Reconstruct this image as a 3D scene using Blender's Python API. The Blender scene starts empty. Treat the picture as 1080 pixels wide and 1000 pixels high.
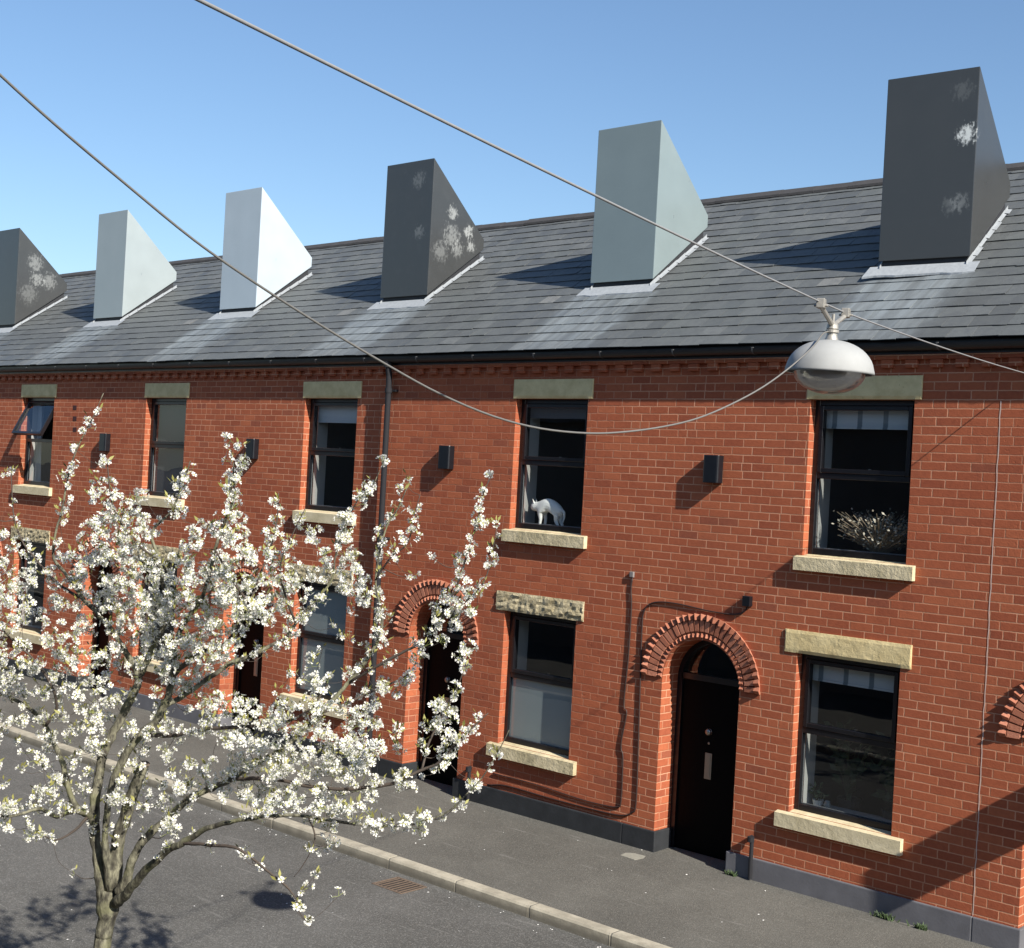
import bpy, bmesh, math, random
from mathutils import Vector, Matrix
import numpy as np
random.seed(7); rng = np.random.default_rng(7)
S = bpy.context.scene
COL = S.collection

# ------------------------------------------------------------------ camera
FPX = 1428.49                                   # focal length in photo pixels (1080 wide)
YAW, PIT, ROL = -0.73793, 0.001714, 0.054654
CAM = Vector((6.5686, -11.36735, 3.7458))
fwd = Vector((math.sin(YAW)*math.cos(PIT), math.cos(YAW)*math.cos(PIT), math.sin(PIT)))
rt = Vector((math.cos(YAW), -math.sin(YAW), 0)); up = rt.cross(fwd)
c_, s_ = math.cos(ROL), math.sin(ROL)
cr = c_*rt + s_*up; cu = -s_*rt + c_*up
cam = bpy.data.cameras.new("camera"); co = bpy.data.objects.new("camera", cam); COL.objects.link(co)
co.matrix_world = Matrix(((cr.x, cu.x, -fwd.x, CAM.x), (cr.y, cu.y, -fwd.y, CAM.y), (cr.z, cu.z, -fwd.z, CAM.z), (0, 0, 0, 1)))
cam.sensor_fit = 'HORIZONTAL'; cam.sensor_width = 36; cam.lens = 36*FPX/1080
cam.clip_start = 0.05; cam.clip_end = 3000
S.camera = co
# ------------------------------------------------------------------ light
SUN = Vector((-0.786, 0.195, -0.587)).normalized()          # direction the light travels
W = bpy.data.worlds.new("World"); S.world = W; W.use_nodes = True
nt = W.node_tree; nt.nodes.clear()
sky = nt.nodes.new('ShaderNodeTexSky'); sky.sky_type = 'NISHITA'; sky.sun_disc = False
sky.sun_elevation = math.asin(-SUN.z); sky.sun_rotation = math.atan2(-SUN.x, -SUN.y)
sky.air_density = 1.15; sky.dust_density = 0.6; sky.ozone_density = 5.0; sky.altitude = 50
bg = nt.nodes.new('ShaderNodeBackground'); bg.inputs[1].default_value = 0.085
wo = nt.nodes.new('ShaderNodeOutputWorld')
nt.links.new(sky.outputs[0], bg.inputs[0]); nt.links.new(bg.outputs[0], wo.inputs[0])
sl = bpy.data.lights.new("sun", 'SUN'); sl.energy = 5.0; sl.angle = math.radians(0.53); sl.color = (1, 0.94, 0.85)
so = bpy.data.objects.new("sun", sl); COL.objects.link(so)
so.rotation_euler = SUN.to_track_quat('-Z', 'Y').to_euler(); so.location = (20, -10, 30)
S.view_settings.view_transform = 'Standard'; S.view_settings.look = 'None'
S.view_settings.exposure = 0.8; S.view_settings.gamma = 1; S.view_settings.use_curve_mapping = False
S.cycles.max_bounces = 8; S.cycles.transparent_max_bounces = 16
S.cycles.caustics_reflective = False; S.cycles.caustics_refractive = False

# ------------------------------------------------------------------ mesh helpers
class MB:
    def __init__(s): s.v = []; s.f = []; s.m = []
    def face(s, pts, m=0):
        b = len(s.v); s.v += [tuple(p) for p in pts]; s.f.append(list(range(b, b+len(pts)))); s.m.append(m)
    def box(s, x0, x1, y0, y1, z0, z1, m=0, skip=''):
        b = len(s.v)
        s.v += [(x0,y0,z0),(x1,y0,z0),(x1,y1,z0),(x0,y1,z0),(x0,y0,z1),(x1,y0,z1),(x1,y1,z1),(x0,y1,z1)]
        for k, q in (('b',(0,3,2,1)),('t',(4,5,6,7)),('f',(0,1,5,4)),('k',(2,3,7,6)),('l',(3,0,4,7)),('r',(1,2,6,5))):
            if k not in skip: s.f.append([b+i for i in q]); s.m.append(m)
    def prism(s, poly, axis, a, b, m=0):
        # poly: 2-D points counter-clockwise, extruded along axis between a and b
        def P(p, t):
            return {'x': (t, p[0], p[1]), 'y': (p[0], t, p[1]), 'z': (p[0], p[1], t)}[axis]
        n = len(poly); o = len(s.v)
        s.v += [P(p, a) for p in poly] + [P(p, b) for p in poly]
        s.f.append([o+i for i in range(n)][::-1]); s.m.append(m)
        s.f.append([o+n+i for i in range(n)]); s.m.append(m)
        for i in range(n):
            j = (i+1) % n
            s.f.append([o+i, o+j, o+n+j, o+n+i]); s.m.append(m)
    def tube(s, pts, rad, n=8, m=0, cap=True):
        pts = [Vector(p) for p in pts]
        if not hasattr(rad, '__len__'): rad = [rad]*len(pts)
        o = len(s.v); ref = None
        for i, p in enumerate(pts):
            t = (pts[min(i+1, len(pts)-1)] - pts[max(i-1, 0)])
            t = t.normalized() if t.length > 1e-9 else Vector((0, 0, 1))
            if ref is None: ref = t.orthogonal().normalized()
            ref = (ref - t*ref.dot(t)); ref = ref.normalized() if ref.length > 1e-6 else t.orthogonal().normalized()
            bi = t.cross(ref)
            for k in range(n):
                a = 2*math.pi*k/n
                s.v.append(tuple(p + (ref*math.cos(a) + bi*math.sin(a))*rad[i]))
        for i in range(len(pts)-1):
            for k in range(n):
                k2 = (k+1) % n
                s.f.append([o+i*n+k, o+i*n+k2, o+(i+1)*n+k2, o+(i+1)*n+k]); s.m.append(m)
        if cap:
            s.f.append([o+k for k in range(n)][::-1]); s.m.append(m)
            e = o+(len(pts)-1)*n; s.f.append([e+k for k in range(n)]); s.m.append(m)
    def lathe(s, prof, n=32, m=0, c=(0, 0, 0)):
        o = len(s.v)
        for r, z in prof:
            for k in range(n):
                a = 2*math.pi*k/n; s.v.append((c[0]+r*math.cos(a), c[1]+r*math.sin(a), c[2]+z))
        for i in range(len(prof)-1):
            for k in range(n):
                k2 = (k+1) % n
                s.f.append([o+i*n+k, o+i*n+k2, o+(i+1)*n+k2, o+(i+1)*n+k]); s.m.append(m)
    def build(s, name, mats, parent=None, smooth=False, bevel=0, loc=None, seg=2, fix=False):
        me = bpy.data.meshes.new(name); me.from_pydata(s.v, [], s.f)
        if not isinstance(mats, (list, tuple)): mats = [mats]
        for mm in mats: me.materials.append(mm)
        me.polygons.foreach_set('material_index', s.m)
        if bevel or fix:
            bm = bmesh.new(); bm.from_mesh(me)
            bmesh.ops.remove_doubles(bm, verts=bm.verts, dist=1e-5)
            bmesh.ops.recalc_face_normals(bm, faces=bm.faces)
            if bevel:
                ed = [e for e in bm.edges if len(e.link_faces) == 2 and e.calc_face_angle(0) > .5]
                bmesh.ops.bevel(bm, geom=ed, offset=bevel, segments=seg, affect='EDGES', profile=.6, clamp_overlap=True)
            bm.to_mesh(me); bm.free()
        if smooth: me.polygons.foreach_set('use_smooth', [True]*len(me.polygons))
        me.update()
        o = bpy.data.objects.new(name, me); COL.objects.link(o)
        if parent: o.parent = parent
        if loc: o.location = loc
        return o
def empty(name, loc):
    o = bpy.data.objects.new(name, None); COL.objects.link(o); o.location = loc; o.empty_display_size = .3
    return o
def tag(o, label=None, cat=None, group=None, kind=None):
    for k, v in (('label', label), ('category', cat), ('group', group), ('kind', kind)):
        if v: o[k] = v
    return o
def catmull(pts, sub=4):
    pts = [np.array(p, float) for p in pts]
    P = [2*pts[0]-pts[1]] + pts + [2*pts[-1]-pts[-2]]; out = []
    for i in range(1, len(P)-2):
        for k in range(sub):
            t = k/sub; a, b, c, d = P[i-1:i+3]
            out.append(.5*((2*b)+(c-a)*t+(2*a-5*b+4*c-d)*t*t+(3*b-a-3*c+d)*t**3))
    out.append(pts[-1]); return out
def ray(u, w): return cr*((u-540)/FPX) + cu*(-(w-500)/FPX) + fwd
def on_wall(u, w, y=0.0):
    d = ray(u, w); return CAM + d*((y-CAM.y)/d.y)
def at_depth(u, w, dep): return CAM + ray(u, w)*dep

# ------------------------------------------------------------------ materials
class NT:
    def __init__(s, name):
        s.mat = bpy.data.materials.new(name); s.mat.use_nodes = True
        s.t = s.mat.node_tree; s.t.nodes.clear()
        s.out = s.t.nodes.new('ShaderNodeOutputMaterial')
    def n(s, typ, **kw):
        x = s.t.nodes.new('ShaderNode'+typ)
        for k, v in kw.items(): setattr(x, k, v)
        return x
    def set(s, sock, v):
        if isinstance(v, bpy.types.NodeSocket): s.t.links.new(v, sock)
        else: sock.default_value = v
    def math(s, op, a, b=0, c=0):
        x = s.n('Math', operation=op); s.set(x.inputs[0], a); s.set(x.inputs[1], b); s.set(x.inputs[2], c); return x.outputs[0]
    def mix(s, f, a, b, typ='MIX'):
        x = s.n('Mix', data_type='RGBA', blend_type=typ); s.set(x.inputs[0], f)
        s.set(x.inputs[6], a if isinstance(a, bpy.types.NodeSocket) else (*a, 1)); s.set(x.inputs[7], b if isinstance(b, bpy.types.NodeSocket) else (*b, 1)); return x.outputs[2]
    def sm(s, v, a, b, lo=0, hi=1):
        x = s.n('MapRange', interpolation_type='SMOOTHSTEP'); s.set(x.inputs[0], v)
        for i, q in enumerate((a, b, lo, hi)): s.set(x.inputs[i+1], q)
        return x.outputs[0]
    def noise(s, vec, scale, detail=4, rough=.55, dist=0):
        x = s.n('TexNoise'); 
        if vec is not None: s.set(x.inputs['Vector'], vec)
        x.inputs['Scale'].default_value = scale; x.inputs['Detail'].default_value = detail
        x.inputs['Roughness'].default_value = rough; x.inputs['Distortion'].default_value = dist
        return x.outputs[0]
    def ramp(s, f, stops):
        x = s.n('ValToRGB'); s.set(x.inputs[0], f); e = x.color_ramp.elements
        while len(e) < len(stops): e.new(.5)
        for i, (p, c) in enumerate(stops): e[i].position = p; e[i].color = (*c, 1)
        return x.outputs[0]
    def pos(s): return s.n('NewGeometry').outputs['Position']
    def obj(s): return s.n('TexCoord').outputs['Object']
    def island(s): return s.n('NewGeometry').outputs['Random Per Island']
    def sep(s, v):
        x = s.n('SeparateXYZ'); s.set(x.inputs[0], v); return x.outputs
    def comb(s, a, b, c=0):
        x = s.n('CombineXYZ'); s.set(x.inputs[0], a); s.set(x.inputs[1], b); s.set(x.inputs[2], c); return x.outputs[0]
    def bump(s, h, strength=1, dist=.005, normal=None):
        x = s.n('Bump'); x.inputs['Strength'].default_value = strength; x.inputs['Distance'].default_value = dist
        s.set(x.inputs['Height'], h)
        if normal is not None: s.set(x.inputs['Normal'], normal)
        return x.outputs[0]
    def pbr(s, col, rough=.7, normal=None, spec=.5, metal=0, coat=0):
        b = s.n('BsdfPrincipled'); s.set(b.inputs['Base Color'], col if isinstance(col, bpy.types.NodeSocket) else (*col, 1))
        s.set(b.inputs['Roughness'], rough); b.inputs['Specular IOR Level'].default_value = spec; s.set(b.inputs['Metallic'], metal)
        b.inputs['Coat Weight'].default_value = coat
        if normal is not None: s.set(b.inputs['Normal'], normal)
        s.t.links.new(b.outputs[0], s.out.inputs[0]); return b

def simple(name, col, rough=.6, var=.15, scale=20, bump=0, bscale=60, spec=.5, metal=0, coat=0):
    m = NT(name); p = m.obj(); n = m.noise(p, scale, 5)
    c = m.mix(n, tuple(x*(1-var) for x in col), tuple(min(1, x*(1+var)) for x in col))
    nr = m.bump(m.noise(p, bscale, 4), 1, bump) if bump else None
    m.pbr(c, m.math('MULTIPLY_ADD', n, .15, rough-.07), nr, spec, metal, coat); return m.mat

COURSE, BLEN = 0.0787, 0.2315
def brick_mat():
    m = NT('red_brick'); p = m.pos(); geo = m.n('NewGeometry')
    xyz = m.sep(p); nx = m.math('ABSOLUTE', m.sep(geo.outputs['True Normal'])[0]); side = m.math('GREATER_THAN', nx, .6)
    u = m.math('ADD', m.math('MULTIPLY', xyz[0], m.math('SUBTRACT', 1, side)), m.math('MULTIPLY', m.math('ADD', xyz[1], .02), side))
    d1 = m.noise(p, 9, 2); d2 = m.noise(p, 30, 2)
    xo = m.math('ADD', xyz[0], m.math('MULTIPLY', m.math('SUBTRACT', m.noise(p, .9, 4, .6), .5), 3.0)); reg = m.math('MULTIPLY', m.sm(xo, -6.2, -5.2), m.sm(xo, -2.9, -1.7, 1, 0))
    oldn = m.math('MAXIMUM', m.math('MULTIPLY', m.sm(m.noise(p, .30, 3, .5), .52, .62), .7), reg)       # weathered zones with thin, stained joints
    amp = m.math('MULTIPLY_ADD', oldn, .013, .006)
    v = m.math('ADD', m.math('SUBTRACT', xyz[2], 4.63), m.math('ADD', m.math('MULTIPLY', m.math('SUBTRACT', d1, .5), amp), m.math('MULTIPLY', m.math('SUBTRACT', d2, .5), .005)))
    u = m.math('ADD', u, m.math('MULTIPLY', m.math('SUBTRACT', m.noise(p, 22, 2), .5), .009))
    vc = m.math('DIVIDE', v, COURSE); row = m.math('FLOOR', vc); fz = m.math('SUBTRACT', vc, row)
    wr = m.n('TexWhiteNoise', noise_dimensions='1D'); m.set(wr.inputs['W'], m.math('ADD', row, .5))
    fu = m.math('ADD', m.math('DIVIDE', u, BLEN), m.math('ADD', m.math('MULTIPLY', m.math('FLOORED_MODULO', row, 2), .5), m.math('MULTIPLY', wr.outputs[0], .22)))
    colr = m.math('FLOOR', fu); fx = m.math('SUBTRACT', fu, colr)
    # some bricks are two headers
    wn = m.n('TexWhiteNoise', noise_dimensions='2D'); m.set(wn.inputs['Vector'], m.comb(m.math('ADD', colr, .3), m.math('ADD', row, .7)))
    half = m.math('GREATER_THAN', wn.outputs[0], .90)
    fx2 = m.math('FRACT', m.math('MULTIPLY', fx, 2))
    dx = m.math('MULTIPLY', m.math('MINIMUM', fx, m.math('SUBTRACT', 1, fx)), BLEN)
    dxh = m.math('MULTIPLY', m.math('MINIMUM', fx2, m.math('SUBTRACT', 1, fx2)), BLEN/2)
    dx = m.math('ADD', m.math('MULTIPLY', dxh, half), m.math('MULTIPLY', dx, m.math('SUBTRACT', 1, half)))
    dz = m.math('MULTIPLY', m.math('MINIMUM', fz, m.math('SUBTRACT', 1, fz)), COURSE)
    dd = m.math('SMOOTH_MIN', dx, dz, .004)
    bumpy = m.noise(p, 70, 4)
    dd = m.math('ADD', dd, m.math('MULTIPLY', m.math('SUBTRACT', bumpy, .5), m.math('MULTIPLY_ADD', oldn, .005, .004)))
    jw = m.math('MULTIPLY_ADD', oldn, -.0008, .0050)
    brick = m.sm(dd, m.math('SUBTRACT', jw, .0014), m.math('ADD', jw, .0016))
    w3 = m.sep(wn.outputs['Color'])
    base = m.ramp(w3[1], [(0, (.255, .066, .032)), (.15, (.305, .081, .037)), (.5, (.350, .096, .043)), (.82, (.390, .112, .049)), (1, (.44, .135, .060))])
    base = m.mix(m.math('MULTIPLY', m.math('GREATER_THAN', w3[2], .98), .5), base, (.12, .05, .04))
    base = m.mix(.42, base, m.ramp(m.noise(p, 25, 5), [(.3, (.26, .067, .033)), (.7, (.41, .112, .052))]))
    base = m.mix(m.sm(m.noise(p, 1.3, 6, .65), .48, .75, 0, .35), base, (.20, .066, .038))
    mort = m.mix(m.sm(m.noise(p, 2.5, 3), .35, .7), (.56, .285, .175), (.43, .19, .105))
    mort = m.mix(m.math('MULTIPLY', oldn, .5), mort, (.27, .085, .048))
    col = m.mix(brick, mort, base)
    gr = m.noise(m.comb(m.math('MULTIPLY', u, 3.2), m.math('MULTIPLY', xyz[2], .8), 0), 1.0, 6, .65)
    col = m.mix(m.sm(gr, .58, .8, 0, .28), col, (.13, .055, .038))
    chip = m.sm(m.noise(p, 19, 4, .65), .60, .70)
    h = m.math('ADD', brick, m.math('ADD', m.math('MULTIPLY', bumpy, .62), m.math('MULTIPLY', w3[0], .45)))
    h = m.math('SUBTRACT', h, m.math('MULTIPLY', m.math('MULTIPLY', chip, oldn), 1.4))
    h = m.math('ADD', h, m.math('MULTIPLY', m.noise(p, 3, 3), 1.2))
    m.pbr(col, .88, m.bump(h, .75, .0045), .25); return m.mat
BRICK = brick_mat()

def arch_brick():
    m = NT('special_red_brick'); r = m.island(); p = m.pos()
    c = m.ramp(r, [(0, (.33, .12, .07)), (.5, (.40, .155, .092)), (1, (.47, .20, .125))])
    c = m.mix(m.sm(m.noise(p, 40, 4), .4, .7, 0, .4), c, (.22, .07, .045))
    m.pbr(c, .88, m.bump(m.noise(p, 90, 4), .5, .004), .25); return m.mat
ARCHB = arch_brick()

def stone_mat(name, a, b, rough_bump=.003, bs=25):
    m = NT(name); p = m.pos()
    c = m.mix(m.sm(m.noise(p, 6, 6, .6), .3, .7), a, b)
    c = m.mix(m.sm(m.noise(p, 45, 3), .62, .75, 0, .45), c, tuple(x*.55 for x in a))
    h = m.math('ADD', m.noise(p, bs, 6, .65), m.math('MULTIPLY', m.noise(p, 120, 3), .25))
    m.pbr(c, .9, m.bump(h, .8, rough_bump*4), .2); return m.mat
STONE = stone_mat('lintel_sandstone', (.58, .46, .235), (.72, .59, .32), .002)
ROUGHSTONE = stone_mat('rough_hewn_sandstone', (.36, .30, .18), (.54, .47, .31), .009, 28)
SILL = stone_mat('sill_sandstone', (.50, .43, .27), (.64, .56, .38), .0015)
SILLOLD = stone_mat('weathered_sill_sandstone', (.42, .36, .22), (.64, .55, .36), .004, 18)

def slate_mat():
    m = NT('roof_slate'); o = m.obj(); r = m.island(); x = m.sep(o)
    base = m.ramp(r, [(0, (.082, .087, .086)), (.3, (.091, .097, .096)), (.7, (.100, .107, .106)), (.985, (.116, .123, .122)), (1, (.24, .235, .22))])
    base = m.mix(m.sm(m.noise(o, 14, 5, .6), .35, .75, 0, .5), base, (.062, .067, .073))
    base = m.mix(m.sm(m.noise(o, 1.3, 3), .5, .7, 0, .35), base, (.095, .105, .10))
    # lime washed down from the lead under the chimney (origin = chimney's right edge)
    below = m.math('MULTIPLY', m.sm(x[1], .95, 1.05, 1, 0), m.sm(x[1], -.35, .45, .35, 1))
    sx = m.math('ADD', x[0], m.math('MULTIPLY', m.math('SUBTRACT', m.noise(m.pos(), 3.5, 4), .5), .42))
    wid = m.math('MULTIPLY', m.sm(sx, -1.12, -.88), m.sm(sx, -.02, .14, 1, 0))
    wp = m.sep(m.pos()); st = m.sm(m.noise(m.comb(m.math('MULTIPLY', wp[0], 9), m.math('MULTIPLY', x[1], .9), 3), 1.0, 4, .6), .34, .70, .18, .52)
    right = m.math('MULTIPLY', m.math('MULTIPLY', m.sm(sx, .02, .06), m.sm(sx, .1, .26, 1, 0)), m.sm(x[1], .3, 1.0, .2, .8))
    streak = m.math('MULTIPLY', m.math('MAXIMUM', wid, m.math('MULTIPLY', right, .8)), m.math('MULTIPLY', st, below))
    streak = m.math('MULTIPLY', streak, m.math('MULTIPLY_ADD', r, .2, .85))
    base = m.mix(m.math('MINIMUM', streak, 1), base, (.30, .34, .36))
    m.pbr(base, m.math('MULTIPLY_ADD', r, .2, .48), m.bump(m.noise(o, 60, 5), .6, .004), .45); return m.mat
SLATE = slate_mat()
RIDGE = simple('ridge_tile_clay', (.050, .048, .048), .8, .25, 6, .003, 50, .3)
GUTTER = simple('black_gutter_plastic', (.012, .012, .014), .35, .2, 10)
PIPE = simple('dark_grey_pipe_paint', (.018, .018, .021), .75, .2, 10, spec=.25)
BLKFRAME = simple('black_window_plastic', (.008, .008, .010), .3, .2, 30)
BLKDOOR = simple('black_door_paint', (.0025, .003, .0035), .45, .2, 8, .0008, 40, .05)
STEEL = simple('brushed_steel', (.36, .35, .32), .42, .1, 60, metal=1)
PLBLACK = simple('black_painted_plinth', (.020, .022, .025), .65, .5, 7, .002, 30)
PLGREY = simple('grey_painted_plinth', (.12, .12, .132), .7, .3, 6, .0012, 40)
BOXMAT = simple('black_box_paint', (.006, .007, .010), .35, .2, 20)
CABLEM = simple('dark_brown_cable', (.035, .016, .012), .6, .2, 30)
LEAD = simple('lime_streaked_lead', (.29, .31, .325), .6, .22, 18, .004, 30)
WHITE = simple('white_inner_paint', (.34, .345, .34), .5, .05, 10)
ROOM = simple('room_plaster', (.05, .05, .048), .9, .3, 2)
BLIND = simple('plain_white_blind', (.50, .53, .55), .8, .05, 10)
DARKBLIND = simple('dark_grey_blind', (.045, .05, .06), .8, .08, 10)
FROST = simple('frosted_glass_film', (.24, .28, .29), .8, .06, 3)
MORTARW = simple('white_joint_sealant', (.60, .47, .40), .9, .2, 40)

def stripes():
    m = NT('striped_roman_blind'); x = m.sep(m.obj())[0]
    f = m.math('FRACT', m.math('ADD', m.math('DIVIDE', x, .262), .28)); s = m.math('MULTIPLY', m.sm(f, .78, .81), m.sm(f, .97, 1, 1, 0))
    c = m.mix(s, (.42, .46, .48), (.13, .165, .19)); m.pbr(c, .85); return m.mat
STRIPE = stripes()
def glass():
    m = NT('window_glass'); tr = m.n('BsdfTransparent'); tr.inputs[0].default_value = (.94, .96, .95, 1)
    gl = m.n('BsdfGlossy'); gl.inputs['Roughness'].default_value = .004; gl.inputs['Color'].default_value = (.95, .97, 1, 1)
    m.set(gl.inputs['Normal'], m.bump(m.noise(m.pos(), 2.2, 1), .05, .02))
    gq = m.n('NewGeometry'); dp = m.n('VectorMath', operation='DOT_PRODUCT'); m.set(dp.inputs[0], gq.outputs['Incoming']); m.set(dp.inputs[1], gq.outputs['Normal'])
    fz_ = m.math('MULTIPLY_ADD', m.math('POWER', m.math('SUBTRACT', 1, m.math('ABSOLUTE', dp.outputs['Value'])), 5), .93, .07)
    mx = m.n('MixShader'); m.set(mx.inputs[0], m.math('MINIMUM', fz_, 1))
    m.t.links.new(tr.outputs[0], mx.inputs[1]); m.t.links.new(gl.outputs[0], mx.inputs[2]); m.t.links.new(mx.outputs[0], m.out.inputs[0]); return m.mat
GLASS = glass()

def chimney_mat(name, col, patches=(), rough=.30, dust=0):
    m = NT(name); o = m.obj(); n = m.noise(o, 2.5, 4)
    c = m.mix(n, tuple(x*.9 for x in col), tuple(x*1.1 for x in col))
    if dust: c = m.mix(m.sm(m.noise(o, 7, 5, .65), .5, .8, 0, dust), c, tuple(min(.5, x*2.2) for x in col))
    for (px, py, pz, r, k) in patches:
        d = m.n('VectorMath', operation='DISTANCE'); m.set(d.inputs[0], o); d.inputs[1].default_value = (px, py, pz)
        w = m.sm(d.outputs['Value'], 0, r, 1, 0)
        oo = m.sep(o); ns = m.noise(m.comb(m.math('MULTIPLY', m.math('ADD', oo[0], oo[1]), 1), 0, m.math('MULTIPLY', oo[2], .6)), 24, 6, .72)
        c = m.mix(m.math('MULTIPLY', m.math('MULTIPLY', m.sm(w, 0, .25), m.sm(m.math('ADD', m.math('MULTIPLY', w, .42), m.math('MULTIPLY', ns, 1.2)), .80, 1.02)), k), c, (.60, .62, .60))
    m.pbr(c, m.math('MULTIPLY_ADD', n, .12, rough-.06), None, .6); return m.mat
CH_COL = {
 0: chimney_mat('grey_green_cladding_paint', (.19, .235, .24)),
 1: chimney_mat('dark_grey_cladding_stained', (.044, .046, .046), [(-.10, 1.1, 7.28, .21, 1), (-.13, 1.1, 6.62, .2, .16), (-.22, 1.1, 6.6, .2, .08), (-.15, 1.1, 7.7, .22, .07)], dust=.06),
 2: chimney_mat('grey_green_cladding', (.19, .235, .24)),
 3: chimney_mat('dark_grey_cladding_side_stained', (.044, .046, .046), [(0, 1.50, 7.26, .20, .36), (0, 1.82, 7.05, .20, .42), (0, 1.88, 6.86, .18, .35), (0, 1.62, 6.78, .25, .2), (0, 1.5, 6.95, .35, .22), (0, 1.3, 6.7, .3, .15), (-.28, 1.1, 7.65, .25, .14), (-.22, 1.1, 6.95, .2, .16)], dust=.2),
 4: chimney_mat('pale_white_cladding', (.40, .46, .50)),
 5: chimney_mat('light_grey_cladding', (.29, .33, .335)),
 6: chimney_mat('dark_grey_cladding_weathered', (.044, .046, .046), [(0, 1.45, 7.3, .35, .22), (0, 1.75, 7.0, .35, .2), (0, 1.5, 7.0, .3, .25), (0, 1.35, 6.7, .4, .12)], dust=.2),
}
def asphalt(name, a, b, speck, scale=1.0, patch=.3):
    m = NT(name); p = m.pos()
    c = m.mix(m.sm(m.noise(p, .55, 5, .6), .35, .65), a, b)
    c = m.mix(m.sm(m.noise(p, 3.5, 5, .65), .45, .75, 0, patch), c, tuple(x*.78 for x in a))
    vo = m.n('TexVoronoi'); m.set(vo.inputs['Vector'], p); vo.inputs['Scale'].default_value = 95*scale
    c = m.mix(m.sm(m.sep(vo.outputs['Color'])[0], .55, 1, 0, speck), c, tuple(min(.5, x*2.3) for x in b))
    c = m.mix(m.sm(m.sep(vo.outputs['Color'])[1], .6, 1, 0, speck), c, tuple(x*.45 for x in a))
    # pale scuffs and thin drag marks
    st = m.noise(m.comb(m.math('MULTIPLY', m.sep(p)[0], .7), m.math('MULTIPLY', m.sep(p)[1], 7), 0), 1.6, 5, .6)
    c = m.mix(m.sm(st, .60, .72, 0, .30), c, (.30, .29, .27))
    wv = m.n('TexVoronoi', feature='DISTANCE_TO_EDGE'); m.set(wv.inputs['Vector'], p); wv.inputs['Scale'].default_value = .42
    m.pbr(c, .88, m.bump(m.math('ADD', m.noise(p, 160*scale, 3), m.math('MULTIPLY', vo.outputs['Distance'], .8)), .7, .006), .25); return m.mat
ROAD = asphalt('worn_road_asphalt', (.084, .082, .075), (.112, .109, .101), .38)
PAVE = asphalt('pavement_asphalt', (.092, .088, .077), (.125, .120, .105), .30, 1.3)
def kerb_mat():
    m = NT('kerb_concrete'); p = m.pos(); x = m.sep(p)
    c = m.mix(m.sm(m.noise(p, 7, 5, .6), .3, .7), (.28, .255, .20), (.41, .375, .295))
    c = m.mix(m.sm(m.noise(p, 60, 3), .6, .75, 0, .5), c, (.16, .15, .13))
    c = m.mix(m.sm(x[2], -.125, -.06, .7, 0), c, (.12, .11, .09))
    f = m.math('FRACT', m.math('DIVIDE', m.math('ADD', x[0], .31), .915)); j = m.sm(m.math('MINIMUM', f, m.math('SUBTRACT', 1, f)), .004, .012)
    c = m.mix(m.math('MULTIPLY_ADD', j, .5, .5), (.14, .13, .11), c)
    m.pbr(c, .9, m.bump(m.math('ADD', j, m.math('MULTIPLY', m.noise(p, 50, 4), .4)), .7, .006), .2); return m.mat
KERB = kerb_mat()

# ------------------------------------------------------------------ ground, road, pavement
def struct(o): o['kind'] = 'structure'; return o
g = MB(); g.face([(-400, -400, -.20), (400, -400, -.20), (400, 400, -.20), (-400, 400, -.20)]); struct(g.build('ground', simple('bare_ground', (.10, .095, .08), .9, .2, .5)))
KY = -2.26                                             # front edge of the kerb
def sheet(name, x0, x1, prof, mat, step=1.0):
    b = MB(); n = int((x1-x0)/step)
    for i in range(n):
        a, c = x0+i*(x1-x0)/n, x0+(i+1)*(x1-x0)/n
        for (y0, z0), (y1, z1) in zip(prof[:-1], prof[1:]): b.face([(a, y0, z0), (c, y0, z0), (c, y1, z1), (a, y1, z1)])
    return struct(b.build(name, mat, fix=True))
sheet('road', -90, 60, [(-6.75, -.14), (-4.5, -.10), (KY-.0, -.145)], ROAD, 5)
sheet('pavement', -90, 60, [(KY+.125, -.043), (.6, .006)], PAVE, 5)
sheet('opposite_pavement', -90, 60, [(-11.62, .0), (-6.85, -.043)], PAVE, 5)
def kerb(name, y0, y1, front):
    b = MB(); x = -90.0
    while x < 60:
        w = .915; dz = random.uniform(-.002, .002); dy = random.uniform(-.002, .002)
        if front < 0: poly = [(y0+dy, -.25), (y1, -.25), (y1, -.038+dz), (y0+.014+dy, -.040+dz), (y0+dy, -.058+dz)]
        else: poly = [(y0, -.25), (y1+dy, -.25), (y1+dy, -.058+dz), (y1-.014+dy, -.04+dz), (y0, -.038+dz)]
        b.prism(poly, 'x', x+.001, x+w-.001); x += w
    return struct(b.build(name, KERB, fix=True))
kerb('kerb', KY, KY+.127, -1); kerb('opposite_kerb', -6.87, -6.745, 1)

# ------------------------------------------------------------------ terrace houses
PITCH = 3.7634
XL, XR = 1.84-PITCH, 1.84                              # party walls, local to a house
DL, DR = -1.539, -.611; DC = (DL+DR)/2; DRAD = (DR-DL)/2; SPR = 1.75
WL, WR = 0.0, 1.05
LS, LL, US, UL, TOP = .72, 2.225, 3.15, 4.63, 5.12
EY, EZ, RT = -.12, 5.165, .68                          # slate edge and roof slope
RY = 3.24; RZ = EZ + RT*(RY-EY)
def roofz(y): return EZ + RT*(y-EY)
GROUP = 'houses of the brick terrace'

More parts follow.
